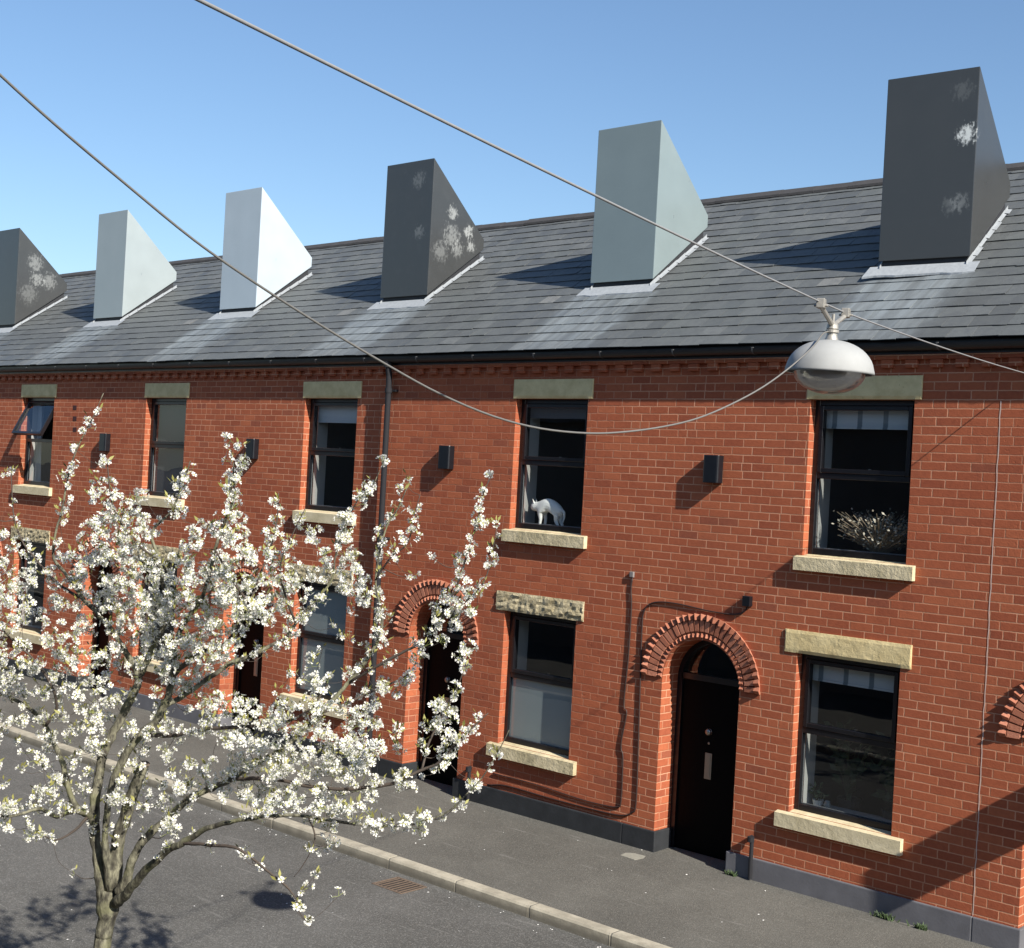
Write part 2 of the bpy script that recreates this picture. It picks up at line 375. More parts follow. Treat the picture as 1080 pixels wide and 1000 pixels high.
def make_wall(h):
    b = MB()
    def q(x0, x1, z0, z1): 
        if x1 > x0 and z1 > z0: b.face([(x0, 0, z0), (x1, 0, z0), (x1, 0, z1), (x0, 0, z1)])
    q(XL, DL, -.1, TOP); q(DR, WL, -.1, TOP); q(WR, XR, -.1, TOP)
    q(WL, WR, -.1, LS); q(WL, WR, LL, US); q(WL, WR, UL, TOP); q(DL, DR, LL, TOP)
    N = 24; arc = [(DC - DRAD*math.cos(math.pi*i/N), SPR + DRAD*math.sin(math.pi*i/N)) for i in range(N+1)]
    for (xa, za), (xb, zb) in zip(arc[:-1], arc[1:]):
        b.face([(xa, 0, za), (xb, 0, zb), (xb, 0, LL), (xa, 0, LL)])
        b.face([(xa, 0, za), (xa, .36, za), (xb, .36, zb), (xb, 0, zb)])
    b.face([(DL, 0, -.1), (DL, .36, -.1), (DL, .36, SPR), (DL, 0, SPR)]); b.face([(DR, .36, -.1), (DR, 0, -.1), (DR, 0, SPR), (DR, .36, SPR)])
    for z0, z1 in ((LS, LL), (US, UL)):
        b.face([(WL, 0, z0), (WL, .19, z0), (WL, .19, z1), (WL, 0, z1)]); b.face([(WR, .19, z0), (WR, 0, z0), (WR, 0, z1), (WR, .19, z1)])
        b.face([(WL, 0, z1), (WL, .19, z1), (WR, .19, z1), (WR, 0, z1)]); b.face([(WL, 0, z0), (WR, 0, z0), (WR, .19, z0), (WL, .19, z0)])
    # rear and gable walls
    b.face([(XR, 6.6, -.1), (XL, 6.6, -.1), (XL, 6.6, TOP), (XR, 6.6, TOP)])
    for x in (XL+.01, XR-.01): b.face([(x, 0, -.1), (x, 6.6, -.1), (x, 6.6, TOP), (x, RY, RZ-.1), (x, 0, TOP)])
    return b.build('wall', BRICK, h)

def make_cornice(h):
    b = MB(); b.box(XL+.001, XR-.001, -.05, -.0025, 4.988, 5.075)
    n = 16
    for i in range(n):
        x = XL + (i+.5)*PITCH/n; b.box(x-.058, x+.058, -.047, -.0025, 4.913, 4.986)
    return b.build('cornice', BRICK, h, bevel=.004, seg=1)

def make_roof(h, i, cx):
    roof = MB(); L = (RY-EY)/math.cos(math.atan(RT)); ct, st = math.cos(math.atan(RT)), math.sin(math.atan(RT))
    rows = 20; gauge = L/rows; w = .2352; r = random.Random(100+i)
    def P(x, s, lift): return (x-cx, EY + s*ct - lift*st, EZ + s*st + lift*ct)
    for k in range(rows):
        s0 = k*gauge - .02; s1 = s0 + gauge*1.35
        n = 16; off = (w/2 if k % 2 else 0)
        xs = [XL] + [XL + off + w*j + r.uniform(-.006, .006) for j in range(1 if not off else 0, n) if 0.03 < off + w*j < PITCH-.03] + [XR]
        for xa, xb in zip(xs[:-1], xs[1:]):
            l0 = .013 + r.uniform(-.002, .003); l1 = .001; d0 = r.uniform(-.006, .006)
            if r.random() < .03: d0 -= .014
            tw = r.uniform(-.0025, .0025)
            A, B = P(xa+.0015, s0+d0, l0-tw), P(xb-.0015, s0+d0, l0+tw); C, D = P(xb-.0015, min(s1, L), l1), P(xa+.0015, min(s1, L), l1)
            A2, B2 = P(xa+.0015, s0+d0, l0-.007-tw), P(xb-.0015, s0+d0, l0-.007+tw)
            o = len(roof.v); roof.v += [A, B, C, D, A2, B2]
            roof.f += [[o, o+1, o+2, o+3], [o+4, o+5, o+1, o], [o+4, o, o+3], [o+5, o+2, o+1]]; roof.m += [0]*4
    # deck under the slates, both slopes
    o = len(roof.v)
    roof.v += [P(XL, -.0, -.012), P(XR, -.0, -.012), P(XR, L, -.012), P(XL, L, -.012), (XL-cx, 2*RY-EY, EZ), (XR-cx, 2*RY-EY, EZ)]
    roof.f += [[o, o+1, o+2, o+3], [o+3, o+2, o+5, o+4]]; roof.m += [0, 0]
    ro = roof.build('roof', SLATE, h, loc=(cx, 0, 0))
    rd = MB(); n = 8; w = PITCH/n
    for j in range(n):
        x0 = XL + j*w - cx; x1 = x0 + w - .004; dz = r.uniform(-.005, .005)
        rd.prism([(RY-.135, RZ-.072+dz), (RY, RZ+.0+dz), (RY+.135, RZ-.072+dz), (RY+.13, RZ-.04+dz), (RY+.022, RZ+.036+dz), (RY-.022, RZ+.036+dz), (RY-.13, RZ-.04+dz)], 'x', x0, x1)
    rd.build('ridge_tile_row', RIDGE, ro, fix=True)
    return ro

def make_chimney(h, i, cx):
    yf, yr = 1.1, 2.13; cw = .925
    e = MB(); poly = [(yf, 6.09), (yr, 6.86), (yr, 7.0), (yf, 7.915)]
    e.prism(poly, 'x', -cw, 0)
    ch = e.build('chimney', CH_COL[i], h, bevel=.007, loc=(cx, 0, 0))
    k = MB(); k.prism([(yf+.03, 5.8), (yr-.04, 6.5), (yr-.04, 6.86), (yf+.03, 6.10)], 'x', -cw+.03, -.03); k.build('chimney_base', simple('dark_skirt', (.02, .021, .024), .6), ch, fix=True)
    f = MB(); r = random.Random(i)
    # apron of lead dressed over the slates in front, then a strip up each side
    n = 10
    for a, b_, za in ((.86, 1.03, .022), (1.03, yf+.035, .026)):
        pass
    xs = [-cw-.10 + (cw+.20)*j/n for j in range(n+1)]
    fr = [yf-.14+r.uniform(-.012, .012) for _ in xs]
    for j in range(n):
        xa, xb = xs[j], xs[j+1]
        f.face([(xa, fr[j], roofz(fr[j])+.024), (xb, fr[j+1], roofz(fr[j+1])+.024), (xb*.985-.005, yf+.02, roofz(yf+.02)+.034), (xa*.985-.005, yf+.02, roofz(yf+.02)+.034)])
        f.face([(xa, fr[j], roofz(fr[j])+.004), (xb, fr[j+1], roofz(fr[j+1])+.004), (xb, fr[j+1], roofz(fr[j+1])+.024), (xa, fr[j], roofz(fr[j])+.024)])
    for sx, s in ((-.026, 1), (-cw+.026, -1)):
        y = yf-.02
        while y < yr+.02:
            y2 = min(y+.16, yr+.03); o = r.uniform(.018, .05)
            f.face([(sx, y, roofz(y)+.034), (sx+s*o, y, roofz(y)+.026), (sx+s*o, y2, roofz(y2)+.024), (sx, y2, roofz(y2)+.03)])
            f.face([(sx, y, roofz(y)+.03), (sx+s*.003, y2, roofz(y2)+.03), (sx+s*.003, y2, roofz(y2)+.07), (sx, y, roofz(y)+.06)]); y += .165
    f.build('lead_flashing', LEAD, ch, loc=(0, 0, 0))
    if i == 1:
        a_ = math.radians(4.0); ch.rotation_euler = (0, 0, a_); piv = Vector((0, yf, 0)); ch.location = Vector((cx, 0, 0)) + piv - Matrix.Rotation(a_, 3, 'Z') @ piv
    return ch

def make_gutter(h):
    b = MB(); cy, cz, r = -.112, 5.112, .056; n = 8
    prof = [(cy - r*math.cos(math.pi*k/n), cz - r*math.sin(math.pi*k/n)) for k in range(n+1)]
    inn = [(cy - (r-.006)*math.cos(math.pi*k/n), cz - (r-.006)*math.sin(math.pi*k/n)) for k in range(n+1)]
    for P in (prof, inn):
        for (a, c), (d, e) in zip(P[:-1], P[1:]): b.face([(XL, a, c), (XR, a, c), (XR, d, e), (XL, d, e)])
    b.face([(XL, *prof[0]), (XR, *prof[0]), (XR, *inn[0]), (XL, *inn[0])])
    b.box(XL+.001, XR-.001, -.056, -.052, 5.03, 5.16)                  # fascia strip
    b.box(XL+.001, XR-.001, -.0495, -.004, 5.078, 5.165)
    o = b.build('gutter', GUTTER, h)
    gm = simple('worn_grey_plastic', (.09, .09, .09), .5)
    for j in range(4):
        k = MB(); x = XL+.4+j*PITCH/4
        pr = [(cy - (r+.004)*math.cos(math.pi*t/n), cz - (r+.004)*math.sin(math.pi*t/n)) for t in range(n+1)]
        for (a, c), (d, e) in zip(pr[:-1], pr[1:]): k.face([(x, a, c), (x+.018, a, c), (x+.018, d, e), (x, d, e)])
        k.box(x, x+.018, cy-r-.004, cy-r+.016, cz, cz+.008)
        k.build('gutter_bracket', gm, o)
    return o

def make_plinth(h, i):
    black_l = i in (1, 2, 4); black_r = i in (2, 3, 5)
    ml = PLBLACK if black_l else PLGREY; mr = PLBLACK if black_r else PLGREY
    b = MB(); b.prism([(XL+.001, -.035), (DL+.035, -.035), (DL+.035, .26), (DL+.001, .26), (DL+.001, -.002), (XL+.001, -.002)], 'z', -.06, .205)
    b.build('plinth', ml, h, bevel=.01)
    b = MB(); b.prism([(DR-.035, -.035), (XR-.001, -.035), (XR-.001, -.002), (DR-.001, -.002), (DR-.001, .26), (DR-.035, .26)], 'z', -.06, .205)
    b.build('plinth', mr, h, bevel=.01)

def make_arch(h, i):
    b = MB(); n = 29; ro, rm, ri = DRAD+.235, DRAD+.175, DRAD+.055
    rr = random.Random(i)
    def P(a, r, y): return (DC - r*math.cos(a), y, SPR + .02 + r*math.sin(a))
    for k in range(n):
        a0, a1 = math.pi*k/n+.002, math.pi*(k+1)/n-.002; am = (a0+a1)/2
        # outer dog-tooth: a triangular nose standing proud of the wall
        j = rr.uniform(-.004, .004); o = len(b.v)
        b.v += [P(a0, rm+.01, -.0025), P(a1, rm+.01, -.0025), P(a1, ro+.0, -.0025), P(a0, ro+.0, -.0025), P(am, rm+.004, -.046+j), P(am, ro+.012, -.052+j), P(a0, ro-.0, -.016), P(a1, ro-.0, -.016), P(a0, rm+.01, -.016), P(a1, rm+.01, -.016)]
        for f in ([6, 5, 4, 8], [5, 7, 9, 4], [3, 2, 7, 5, 6], [0, 8, 4, 9, 1], [0, 3, 6, 8], [2, 1, 9, 7]): b.f.append([o+t for t in f]); b.m.append(0)
        # radial voussoir with cut-back head
        j = rr.uniform(-.003, .003); w = .40*(a1-a0)
        o = len(b.v); g0, g1 = am-w, am+w
        b.v += [P(g0, ri, -.0025), P(g1, ri, -.0025), P(g1, rm, -.0025), P(g0, rm, -.0025), P(g0, ri+.012, -.020+j), P(g1, ri+.012, -.020+j), P(g1, rm, -.028+j), P(g0, rm, -.028+j)]
        for f in ([4, 7, 6, 5], [0, 4, 5, 1], [3, 2, 6, 7], [0, 3, 7, 4], [1, 5, 6, 2]): b.f.append([o+t for t in f]); b.m.append(0)
        # inner pointed nib along the intrados
        o = len(b.v)
        b.v += [P(a0, DRAD+.004, -.0025), P(a1, DRAD+.004, -.0025), P(a1, ri-.006, -.0025), P(a0, ri-.006, -.0025), P(am, DRAD+.010, -.030), P(am, ri-.008, -.024)]
        for f in ([0, 4, 1], [0, 3, 5, 4], [1, 4, 5, 2], [3, 2, 5]): b.f.append([o+t for t in f]); b.m.append(0)
    return b.build('door_arch', ARCHB, h, fix=True)

def make_door(h, i, plain=False):
    fr = MB(); y0, y1 = .27, .35; a, c = DL+.003, DR-.003; tz = 1.79
    fr.box(a, a+.06, y0, y1, -.01, SPR); fr.box(c-.06, c, y0, y1, -.01, SPR); fr.box(a+.062, c-.062, y0+.002, y1, tz-.03, tz+.03)
    N = 20; R = DRAD-.003
    for k in range(N):
        t0, t1 = math.pi*k/N, math.pi*(k+1)/N
        pts = [(DC - r*math.cos(t), SPR + r*math.sin(t)) for r, t in ((R, t0), (R-.05, t0), (R-.05, t1), (R, t1))]
        fr.prism(pts, 'y', y0, y1)
    d = MB(); d.box(a+.062, c-.062, .295, .34, .004, tz-.032)
    door = d.build('door', BLKDOOR, h)
    fr.build('door_frame', BLKFRAME, door, fix=True)
    k = MB(); k.lathe([(0, .042), (.018, .04), (.032, .03), (.036, .016), (.02, .006), (.034, .003), (.034, 0)], 20)
    ko = k.build('door_knob', STEEL, door, smooth=True, loc=(DC-.053, .2945, 1.255)); ko.rotation_euler = (math.pi/2, 0, 0)
    l = MB(); l.box(DC-.085, DC-.003, .288, .2945, .775, 1.04); l.box(DC-.068, DC-.020, .2845, .2878, .80, 1.015); l.build('letter_plate', STEEL, door, bevel=.002, seg=1)
    s = MB(); s.lathe([(0, .006), (.012, .005), (.014, 0)], 14); so_ = s.build('keyhole', STEEL, door, loc=(DC-.05, .2945, 1.14)); so_.rotation_euler = (math.pi/2, 0, 0)
    p = MB(); pts = [(DC - (R-.05)*math.cos(math.pi*t/N), .312, SPR + (R-.05)*math.sin(math.pi*t/N)) for t in range(N+1)]
    p.face([(DC-(R-.05), .312, tz+.03)] + pts + [(DC+(R-.05), .312, tz+.03)]); p.build('fanlight', GLASS, door)
    # hall behind the door so the fanlight looks into a dark space
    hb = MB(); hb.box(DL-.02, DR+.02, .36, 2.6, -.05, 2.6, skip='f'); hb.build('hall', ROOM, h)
    return door

def make_window(h, i, up_):
    z0, z1 = (US, UL) if up_ else (LS, LL); key = (i, up_)
    H = z1-z0; tz = z0 + H*.515; fw = .05; y0, y1 = .095, .165
    a, c, lo, hi = WL+.002, WR-.002, z0+.012, z1-.003
    f = MB(); f.box(a, a+fw, y0, y1, lo, hi); f.box(c-fw, c, y0, y1, lo, hi)
    f.box(a+fw, c-fw, y0+.001, y1, lo, lo+fw+.01); f.box(a+fw, c-fw, y0+.001, y1, hi-fw, hi); f.box(a+fw, c-fw, y0+.001, y1, tz-.028, tz+.028)
    win = f.build('window', BLKFRAME, h, bevel=.004, seg=1)
    # opening top light: its own sash
    s = MB(); sw = .042; A, C, L0, H0 = a+fw+.002, c-fw-.002, tz+.030, hi-fw-.002
    hz = H0; openw = (i == 5 and up_)
    def B(x0, x1, ya, yb, za, zb): s.box(x0, x1, ya-.1, yb-.1, za-hz, zb-hz)
    B(A, A+sw, .085, .150, L0, H0); B(C-sw, C, .085, .150, L0, H0); B(A+sw, C-sw, .086, .150, L0, L0+sw); B(A+sw, C-sw, .086, .150, H0-sw, H0)
    sash = s.build('sash', BLKFRAME, win, bevel=.003, seg=1, loc=(0, .1, hz))
    g = MB(); g.face([(A+sw, .018, L0+sw-hz), (C-sw, .018, L0+sw-hz), (C-sw, .018, H0-sw-hz), (A+sw, .018, H0-sw-hz)]); 
    frosted_top = key == (3, False)
    pn = g.build('pane', GLASS, sash)
    if frosted_top: g = MB(); g.face([(A+sw, .024, L0+sw-hz), (C-sw, .024, L0+sw-hz), (C-sw, .024, H0-sw-hz), (A+sw, .024, H0-sw-hz)]); g.build('frosted_film', FROST, sash)
    hb = MB(); hb.box((A+C)/2-.05, (A+C)/2+.05, .052, .075, L0+.012-hz, L0+.026-hz); hb.box((A+C)/2+.03, (A+C)/2+.05, .052, .075, L0+.028-hz, L0+.05-hz); hb.build('window_handle', STEEL, sash)
    if openw: sash.rotation_euler = (-math.radians(27), 0, 0)
    q = MB(); zb, zt = lo+fw+.01, tz-.028
    q.face([(a+fw, .128, zb), (c-fw, .128, zb), (c-fw, .128, zt), (a+fw, .128, zt)])
    q.build('pane', GLASS, win)
    if key in ((2, False), (3, False)): q = MB(); q.face([(a+fw, .131, zb), (c-fw, .131, zb), (c-fw, .131, zt), (a+fw, .131, zt)]); q.build('frosted_film', FROST, win)
    be = MB()                                              # glazing beads catching light inside
    be.box(a+fw+.001, a+fw+.008, .132, .142, zb+.002, zt-.002); be.box(c-fw-.008, c-fw-.001, .132, .142, zb+.002, zt-.002); be.box(a+fw+.009, c-fw-.009, .132, .142, zb+.002, zb+.009)
    be.build('glazing_bead', simple('grey_bead', (.18, .19, .2), .4), win)
    # stone lintel with a stop chamfer, and sill
    lz = z1; lh = .215; e0, e1 = (WL-.037, WR+.07) if up_ else (WL-.13, WR+.105)
    l = MB(); ch = .03
    rough = not (up_ or i in (1, 0)); st = ROUGHSTONE if rough else STONE
    nx, nz = 30, 7; R = random.Random(i*3+1); ja, jb = (.012, .007) if rough else (.0012, .0012)
    zr = [0, ch, .06, .09, .12, .15, .185, lh]
    xr = [e0, e0+.012, WL-.01, WL+.045] + [WL+.045+(WR-WL-.09)*u/22 for u in range(1, 22)] + [WR-.045, WR+.01, e1-.05, e1-.012, e1]
    nx = len(xr)-1; pts = []
    for w in range(nz+1):
        row = []
        for u in range(nx+1):
            edge = u in (0, nx) or w in (0, nz)
            y_ = -.018 - (R.uniform(-.7*ja, ja) if not edge else 0) + (.005 if edge else 0)
            if w == 0 and WL <= xr[u] <= WR and not rough: y_ = -.0045
            row.append((xr[u]+(R.uniform(-jb, jb) if 0 < u < nx else R.uniform(-.5*jb, .5*jb)), y_, lz+zr[w]+(R.uniform(-jb, jb) if 0 < w < nz else R.uniform(-.3*jb, .3*jb))))
        pts.append(row)
    for w in range(nz):
        for u in range(nx): l.face([pts[w][u], pts[w][u+1], pts[w+1][u+1], pts[w+1][u]])
    rim = [pts[0][u] for u in range(nx+1)] + [pts[w][nx] for w in range(1, nz+1)] + [pts[nz][u] for u in range(nx-1, -1, -1)] + [pts[w][0] for w in range(nz-1, 0, -1)]
    for p, q_ in zip(rim, rim[1:]+rim[:1]): l.face([q_, p, (p[0], -.002, p[2]), (q_[0], -.002, q_[2])])
    l.build('lintel', st, win, fix=True)
    sl_ = MB(); sh = .128 if up_ else .135; ex = (.06, .095) if up_ else (.115, .12)
    sl_.prism([(-.062, z0-sh-.012), (-.0025, z0-sh-.012), (-.0025, z0-.004), (.094, z0+.012), (.094, z0+.03), (-.0, z0+.004), (-.062, z0-.012)][:3] + [(-.0025, z0-.002), (-.062, z0-.014)], 'x', WL-ex[0], WR+ex[1])
    sl_.prism([(-.0025, z0-.06), (.096, z0-.06), (.096, z0+.012), (-.0025, z0-.002)], 'x', WL+.002, WR-.002)
    old = (i == 2) or (i == 1 and up_)
    so2 = sl_.build('sill', SILLOLD if old else SILL, win, fix=True, bevel=.006)
    # room behind, plaster reveal
    r = MB(); ya = .19
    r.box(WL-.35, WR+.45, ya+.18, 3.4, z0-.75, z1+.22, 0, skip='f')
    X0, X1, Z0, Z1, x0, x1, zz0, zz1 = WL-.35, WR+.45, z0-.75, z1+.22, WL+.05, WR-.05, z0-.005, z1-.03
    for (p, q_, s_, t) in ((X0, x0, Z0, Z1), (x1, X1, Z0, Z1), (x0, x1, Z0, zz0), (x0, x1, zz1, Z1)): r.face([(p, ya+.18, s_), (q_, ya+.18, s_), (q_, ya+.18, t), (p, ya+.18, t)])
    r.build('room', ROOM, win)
    v = MB(); w0, w1 = WL+.045, WR-.045
    v.face([(w0, .166, z0), (x0, ya+.18, zz0), (x0, ya+.18, zz1), (w0, .166, z1)]); v.face([(w1, .166, z0), (w1, .166, z1), (x1, ya+.18, zz1), (x1, ya+.18, zz0)])
    v.face([(w0, .166, z1), (x0, ya+.18, zz1), (x1, ya+.18, zz1), (w1, .166, z1)]); v.face([(w0, .166, z0+.025), (w1, .166, z0+.025), (x1, ya+.30, z0+.025), (x0, ya+.30, z0+.025)])
    v.face([(x0, ya+.30, z0+.025), (x1, ya+.30, z0+.025), (x1, ya+.30, z0-.005), (x0, ya+.30, z0-.005)])
    v.build('inner_reveal', WHITE, win)
    def blind(zb_, mat, yb=.19):
        m = MB(); n = 14
        top = z1-.045
        m.box(a+.04, c-.04, yb, yb+.012, zb_, top); m.box(a+.04, c-.04, yb-.008, yb+.02, zb_-.02, zb_-.001)
        return m.build('blind', mat, win)
    if key == (1, True): blind(z1-.245, STRIPE)
    if key == (1, False): blind(z1-.24, STRIPE)
    if key == (3, True): blind(z1-.29, BLIND)
    if key == (4, True): blind(z0+.08, DARKBLIND)
    if key == (2, True): blind(z1-.19, DARKBLIND)
    if key == (5, True):
        cu_ = MB(); pts = [(WL+.10+.02*j, .24+.02*math.sin(j*1.9)) for j in range(14)]
        for (x_, y_), (x2, y2) in zip(pts[:-1], pts[1:]): cu_.face([(x_*(.9), y_, z0+.05), (x2*.9, y2, z0+.05), (WL+.1+(x2-WL-.1)*.45, y2, z1-.1), (WL+.1+(x_-WL-.1)*.45, y_, z1-.1)])
        cu_.build('curtain', WHITE, win)
    return win

def make_wallbox(h):
    b = MB(); x = -1.03
    b.prism([(x-.092, -.002), (x-.092, -.078), (x-.084, -.092), (x-.07, -.098), (x+.07, -.098), (x+.084, -.092), (x+.092, -.078), (x+.092, -.002)][::-1], 'z', 3.79, 4.065)
    return b.build('wall_box', BOXMAT, h, bevel=.006)

CHX = {0: .965, 1: 1.0, 2: 1.01, 3: 1.06, 4: 1.10, 5: 1.15, 6: 1.2}
LABELS = {
 0: 'terrace house cut off by the right edge, only its arch edge and roof showing',
 1: 'brick terrace house with arched black door and two striped blinds, right of the white cat',
 2: 'brick terrace house with a white cat in its upper window and rough lintel below',
 3: 'brick terrace house beside the dark drainpipe, pale roller blind upstairs and frosted glass below',
 4: 'brick terrace house behind the blossom with a dark blinded upper window and near white chimney',
 5: 'brick terrace house whose upper window is tilted open, light grey chimney on its roof',
 6: 'terrace house at the far left edge with a stained dark chimney',
}
houses = {}
for i in range(0, 7):
    h = empty('terrace_house', (-PITCH*(i-1), 0, 0)); houses[i] = h
    tag(h, LABELS[i], 'house', GROUP)
    make_wall(h); make_cornice(h); make_roof(h, i, CHX[i]); make_chimney(h, i, CHX[i]); make_gutter(h); make_plinth(h, i)
    make_arch(h, i); make_door(h, i); make_window(h, i, True); make_window(h, i, False); make_wallbox(h)

def wall_cable(h, px, r=.007, y=-.012, name='wall_cable'):
    ox = h.location.x
    pts = [on_wall(u, w, y) for u, w in px]
    pts = catmull([(p.x-ox, y, p.z) for p in pts], 4)
    b = MB(); b.tube(pts, r, 6); return b.build(name, CABLEM, h, smooth=True)
H1, H2, H3, H5 = houses[1], houses[2], houses[3], houses[5]
c1 = wall_cable(H1, [(667, 610), (665.5, 622), (666, 640), (663, 690), (660, 720), (658, 745), (661, 752), (656, 778), (655, 790), (657, 800), (655, 845), (651, 851), (640, 850), (612, 843), (560, 826), (520, 816)], .008)
c2 = wall_cable(H1, [(789, 638), (785, 645), (775, 648), (750, 645), (715, 637), (695, 635), (684, 638), (679, 646), (677, 665), (674, 760), (671, 845), (666, 857), (655, 860), (630, 855), (580, 842), (535, 829), (514, 828)], .008)
def wall_block(h, u, w, sx, sz, d, mat, name):
    p = on_wall(u, w); x = p.x-h.location.x; b = MB(); b.box(x-sx/2, x+sx/2, -d, -.002, p.z-sz/2, p.z+sz/2); return b.build(name, mat, h, bevel=.006)
wall_block(H1, 790, 634, .085, .10, .06, BOXMAT, 'junction_box')
wall_block(H1, 667.5, 606, .05, .06, .03, simple('grey_cable_clip', (.2, .18, .17), .6), 'cable_clip')
for w in (430, 441.5, 453): wall_block(H5, 79, w, .11, .07, .004, simple('dark_vent_brick', (.05, .012, .01), .8), 'vent_brick')
# short waste pipe beside each of the two near doors, with an elbow
for hh, (u, w) in ((H1, (793, 886)), (H2, (495, 812))):
    p = on_wall(u, w, -.06); x = p.x-hh.location.x
    b = MB(); b.tube(catmull([(x, -.06, .012), (x, -.06, .2), (x, -.06, p.z-.03), (x-.01, -.055, p.z+.005), (x-.03, -.035, p.z+.012), (x-.035, -.004, p.z+.012)], 3), .02, 10)
    b.tube([(x-.012, -.06, p.z-.02), (x-.012, -.06, p.z+.03)], .034, 10)
    b.build('waste_pipe', PIPE, hh, smooth=False)
# rainwater pipe on the party wall of the third house
x = on_wall(406, 480, -.085).x - H3.location.x
b = MB(); b.tube([(x, -.112, 5.06), (x, -.105, 4.98), (x, -.088, 4.90), (x, -.085, 4.8), (x, -.085, .02)], .036, 14)
for z in (4.72, 2.9, 1.1): b.tube([(x, -.085, z-.03), (x, -.085, z+.03)], .044, 14); b.box(x-.09, x+.09, -.05, -.004, z-.012, z+.012)
b.tube([(x, -.112, 5.0), (x, -.112, 5.075)], .05, 14)
b.build('downpipe', PIPE, H3, smooth=False)
# white sealant joint on the party line
b = MB(); R = random.Random(3); z = .21; pts = []
while z < 4.62: pts.append((1.836+R.uniform(-.004, .004), z)); z += .07
for (xa, za), (xb, zb) in zip(pts[:-1], pts[1:]): b.face([(xa-.004, -.003, za), (xa+.004, -.003, za), (xb+.004, -.003, zb), (xb-.004, -.003, zb)])
b.build('joint_sealant', MORTARW, H1)

# unseen board added right of the frame to throw the slanting band of shade
sg = MB(); sg.box(-.025, .025, -.66, -.04, -.235, .235)
t = empty('shadow_caster_board', (3.46, 0, 2.07)); tag(t, 'unseen dark board added beyond the right edge to cast the slanting shadow band', 'board')
sg.build('board', simple('dark_board_paint', (.05, .05, .055), .5), t, bevel=.006)
k = MB(); k.box(-.02, .02, -.0395, -.003, -.2, .2); k.build('bracket', PIPE, t)

# ------------------------------------------------------------------ opposite terrace (seen only as dark reflections)
op = empty('opposite_terrace', (0, -11.62, 0)); tag(op, 'plain grey rendered terrace on the near side of the street, behind the viewer', 'building')
b = MB(); b.box(-24, 26, -6.5, 0, -.15, 5.1); b.build('wall', simple('dull_grey_render', (.16, .155, .14), .9, .2, 3, .003, 30), op)
b = MB(); b.prism([(.15, 5.0), (.15, 5.08), (-3.25, 7.4), (-6.65, 5.08), (-6.65, 5.0)], 'x', -24.1, 26.1); b.build('roof', simple('plain_slate', (.09, .095, .105), .55), op, fix=True)
for k in range(13):
    for z in (.8, 3.1):
        xx = -23+k*PITCH
        w = MB(); w.box(xx, xx+1.0, .003, .03, z, z+1.45); wo_ = w.build('window', BLKFRAME, op)
        w = MB(); w.box(xx-.08, xx+1.08, .003, .05, z-.14, z-.003); w.build('sill', SILL, wo_)

# ------------------------------------------------------------------ cat and plants behind the glass
def skin_body(name, nodes, edges, mat, loc=(0, 0, 0), sub=2, parent=None):
    me = bpy.data.meshes.new(name); me.from_pydata([n[:3] for n in nodes], edges, [])
    o = bpy.data.objects.new(name, me); COL.objects.link(o); o.location = loc
    md = o.modifiers.new('skin', 'SKIN'); sv = me.skin_vertices[0].data
    for k, n in enumerate(nodes): sv[k].radius = (n[3], n[3] if len(n) < 5 else n[4])
    sv[0].use_root = True
    sb = o.modifiers.new('sub', 'SUBSURF'); sb.levels = sub; sb.render_levels = sub
    me.materials.append(mat)
    if parent: o.parent = parent
    return o
CATW = simple('white_cat_fur', (.80, .80, .77), .7, .06, 30, .002, 120)
def cn(fx, y, fz, *r): return ((fx-.5)*.48, y, fz*.345, *r)
N = [cn(.80, 0, .60, .062, .066), cn(.65, 0, .74, .072, .078), cn(.48, 0, .80, .076, .092), cn(.35, 0, .72, .066, .082), cn(.23, 0, .71, .046, .052), cn(.12, 0, .71, .056, .060), cn(.025, 0, .63, .026, .030),
     cn(.33, -.03, .50, .036), cn(.36, -.034, .30, .019), cn(.34, -.035, .07, .016), cn(.285, -.035, .035, .014),
     cn(.37, .03, .52, .030), cn(.41, .034, .30, .019), cn(.39, .035, .07, .016), cn(.335, .035, .035, .014),
     cn(.82, -.034, .46, .040), cn(.79, -.036, .30, .025), cn(.86, -.036, .15, .017), cn(.85, -.036, .045, .016), cn(.80, -.036, .035, .014),
     cn(.85, .034, .46, .040), cn(.82, .036, .30, .025), cn(.89, .036, .15, .017), cn(.88, .036, .045, .016), cn(.83, .036, .035, .014),
     cn(.90, 0, .64, .020), cn(.97, 0, .58, .014), cn(.98, 0, .42, .012), cn(.945, 0, .24, .009)]
E_ = [(0, 1), (1, 2), (2, 3), (3, 4), (4, 5), (5, 6), (3, 7), (7, 8), (8, 9), (9, 10), (3, 11), (11, 12), (12, 13), (13, 14), (0, 15), (15, 16), (16, 17), (17, 18), (18, 19), (0, 20), (20, 21), (21, 22), (22, 23), (23, 24), (0, 25), (25, 26), (26, 27), (27, 28)]
catx = (on_wall(561, 540, .27).x+on_wall(596, 540, .27).x)/2
cat = skin_body('cat', N, E_, CATW, (catx+.045, .205, US+.026)); cat.rotation_euler = (0, 0, math.radians(6))
tag(cat, 'white cat standing with arched back behind the upper window glass', 'cat')
ear = MB()
for y in (-.026, .026): ear.v += [(-.165, y-.019, .278), (-.165, y+.019, .278), (-.200, y, .276), (-.192, y*1.35, .332)]; o = len(ear.v)-4; ear.f += [[o, o+1, o+3], [o+1, o+2, o+3], [o+2, o, o+3]]; ear.m += [0]*3
ear.build('ears', CATW, cat)
ey = MB()
for y in (-.022, .022): ey.lathe([(0, .006), (.005, .004), (.006, 0), (.004, -.004), (0, -.006)], 8, c=(-.219, y, .252))
ey.build('eyes', simple('dark_cat_eye', (.01, .01, .008), .2), cat)

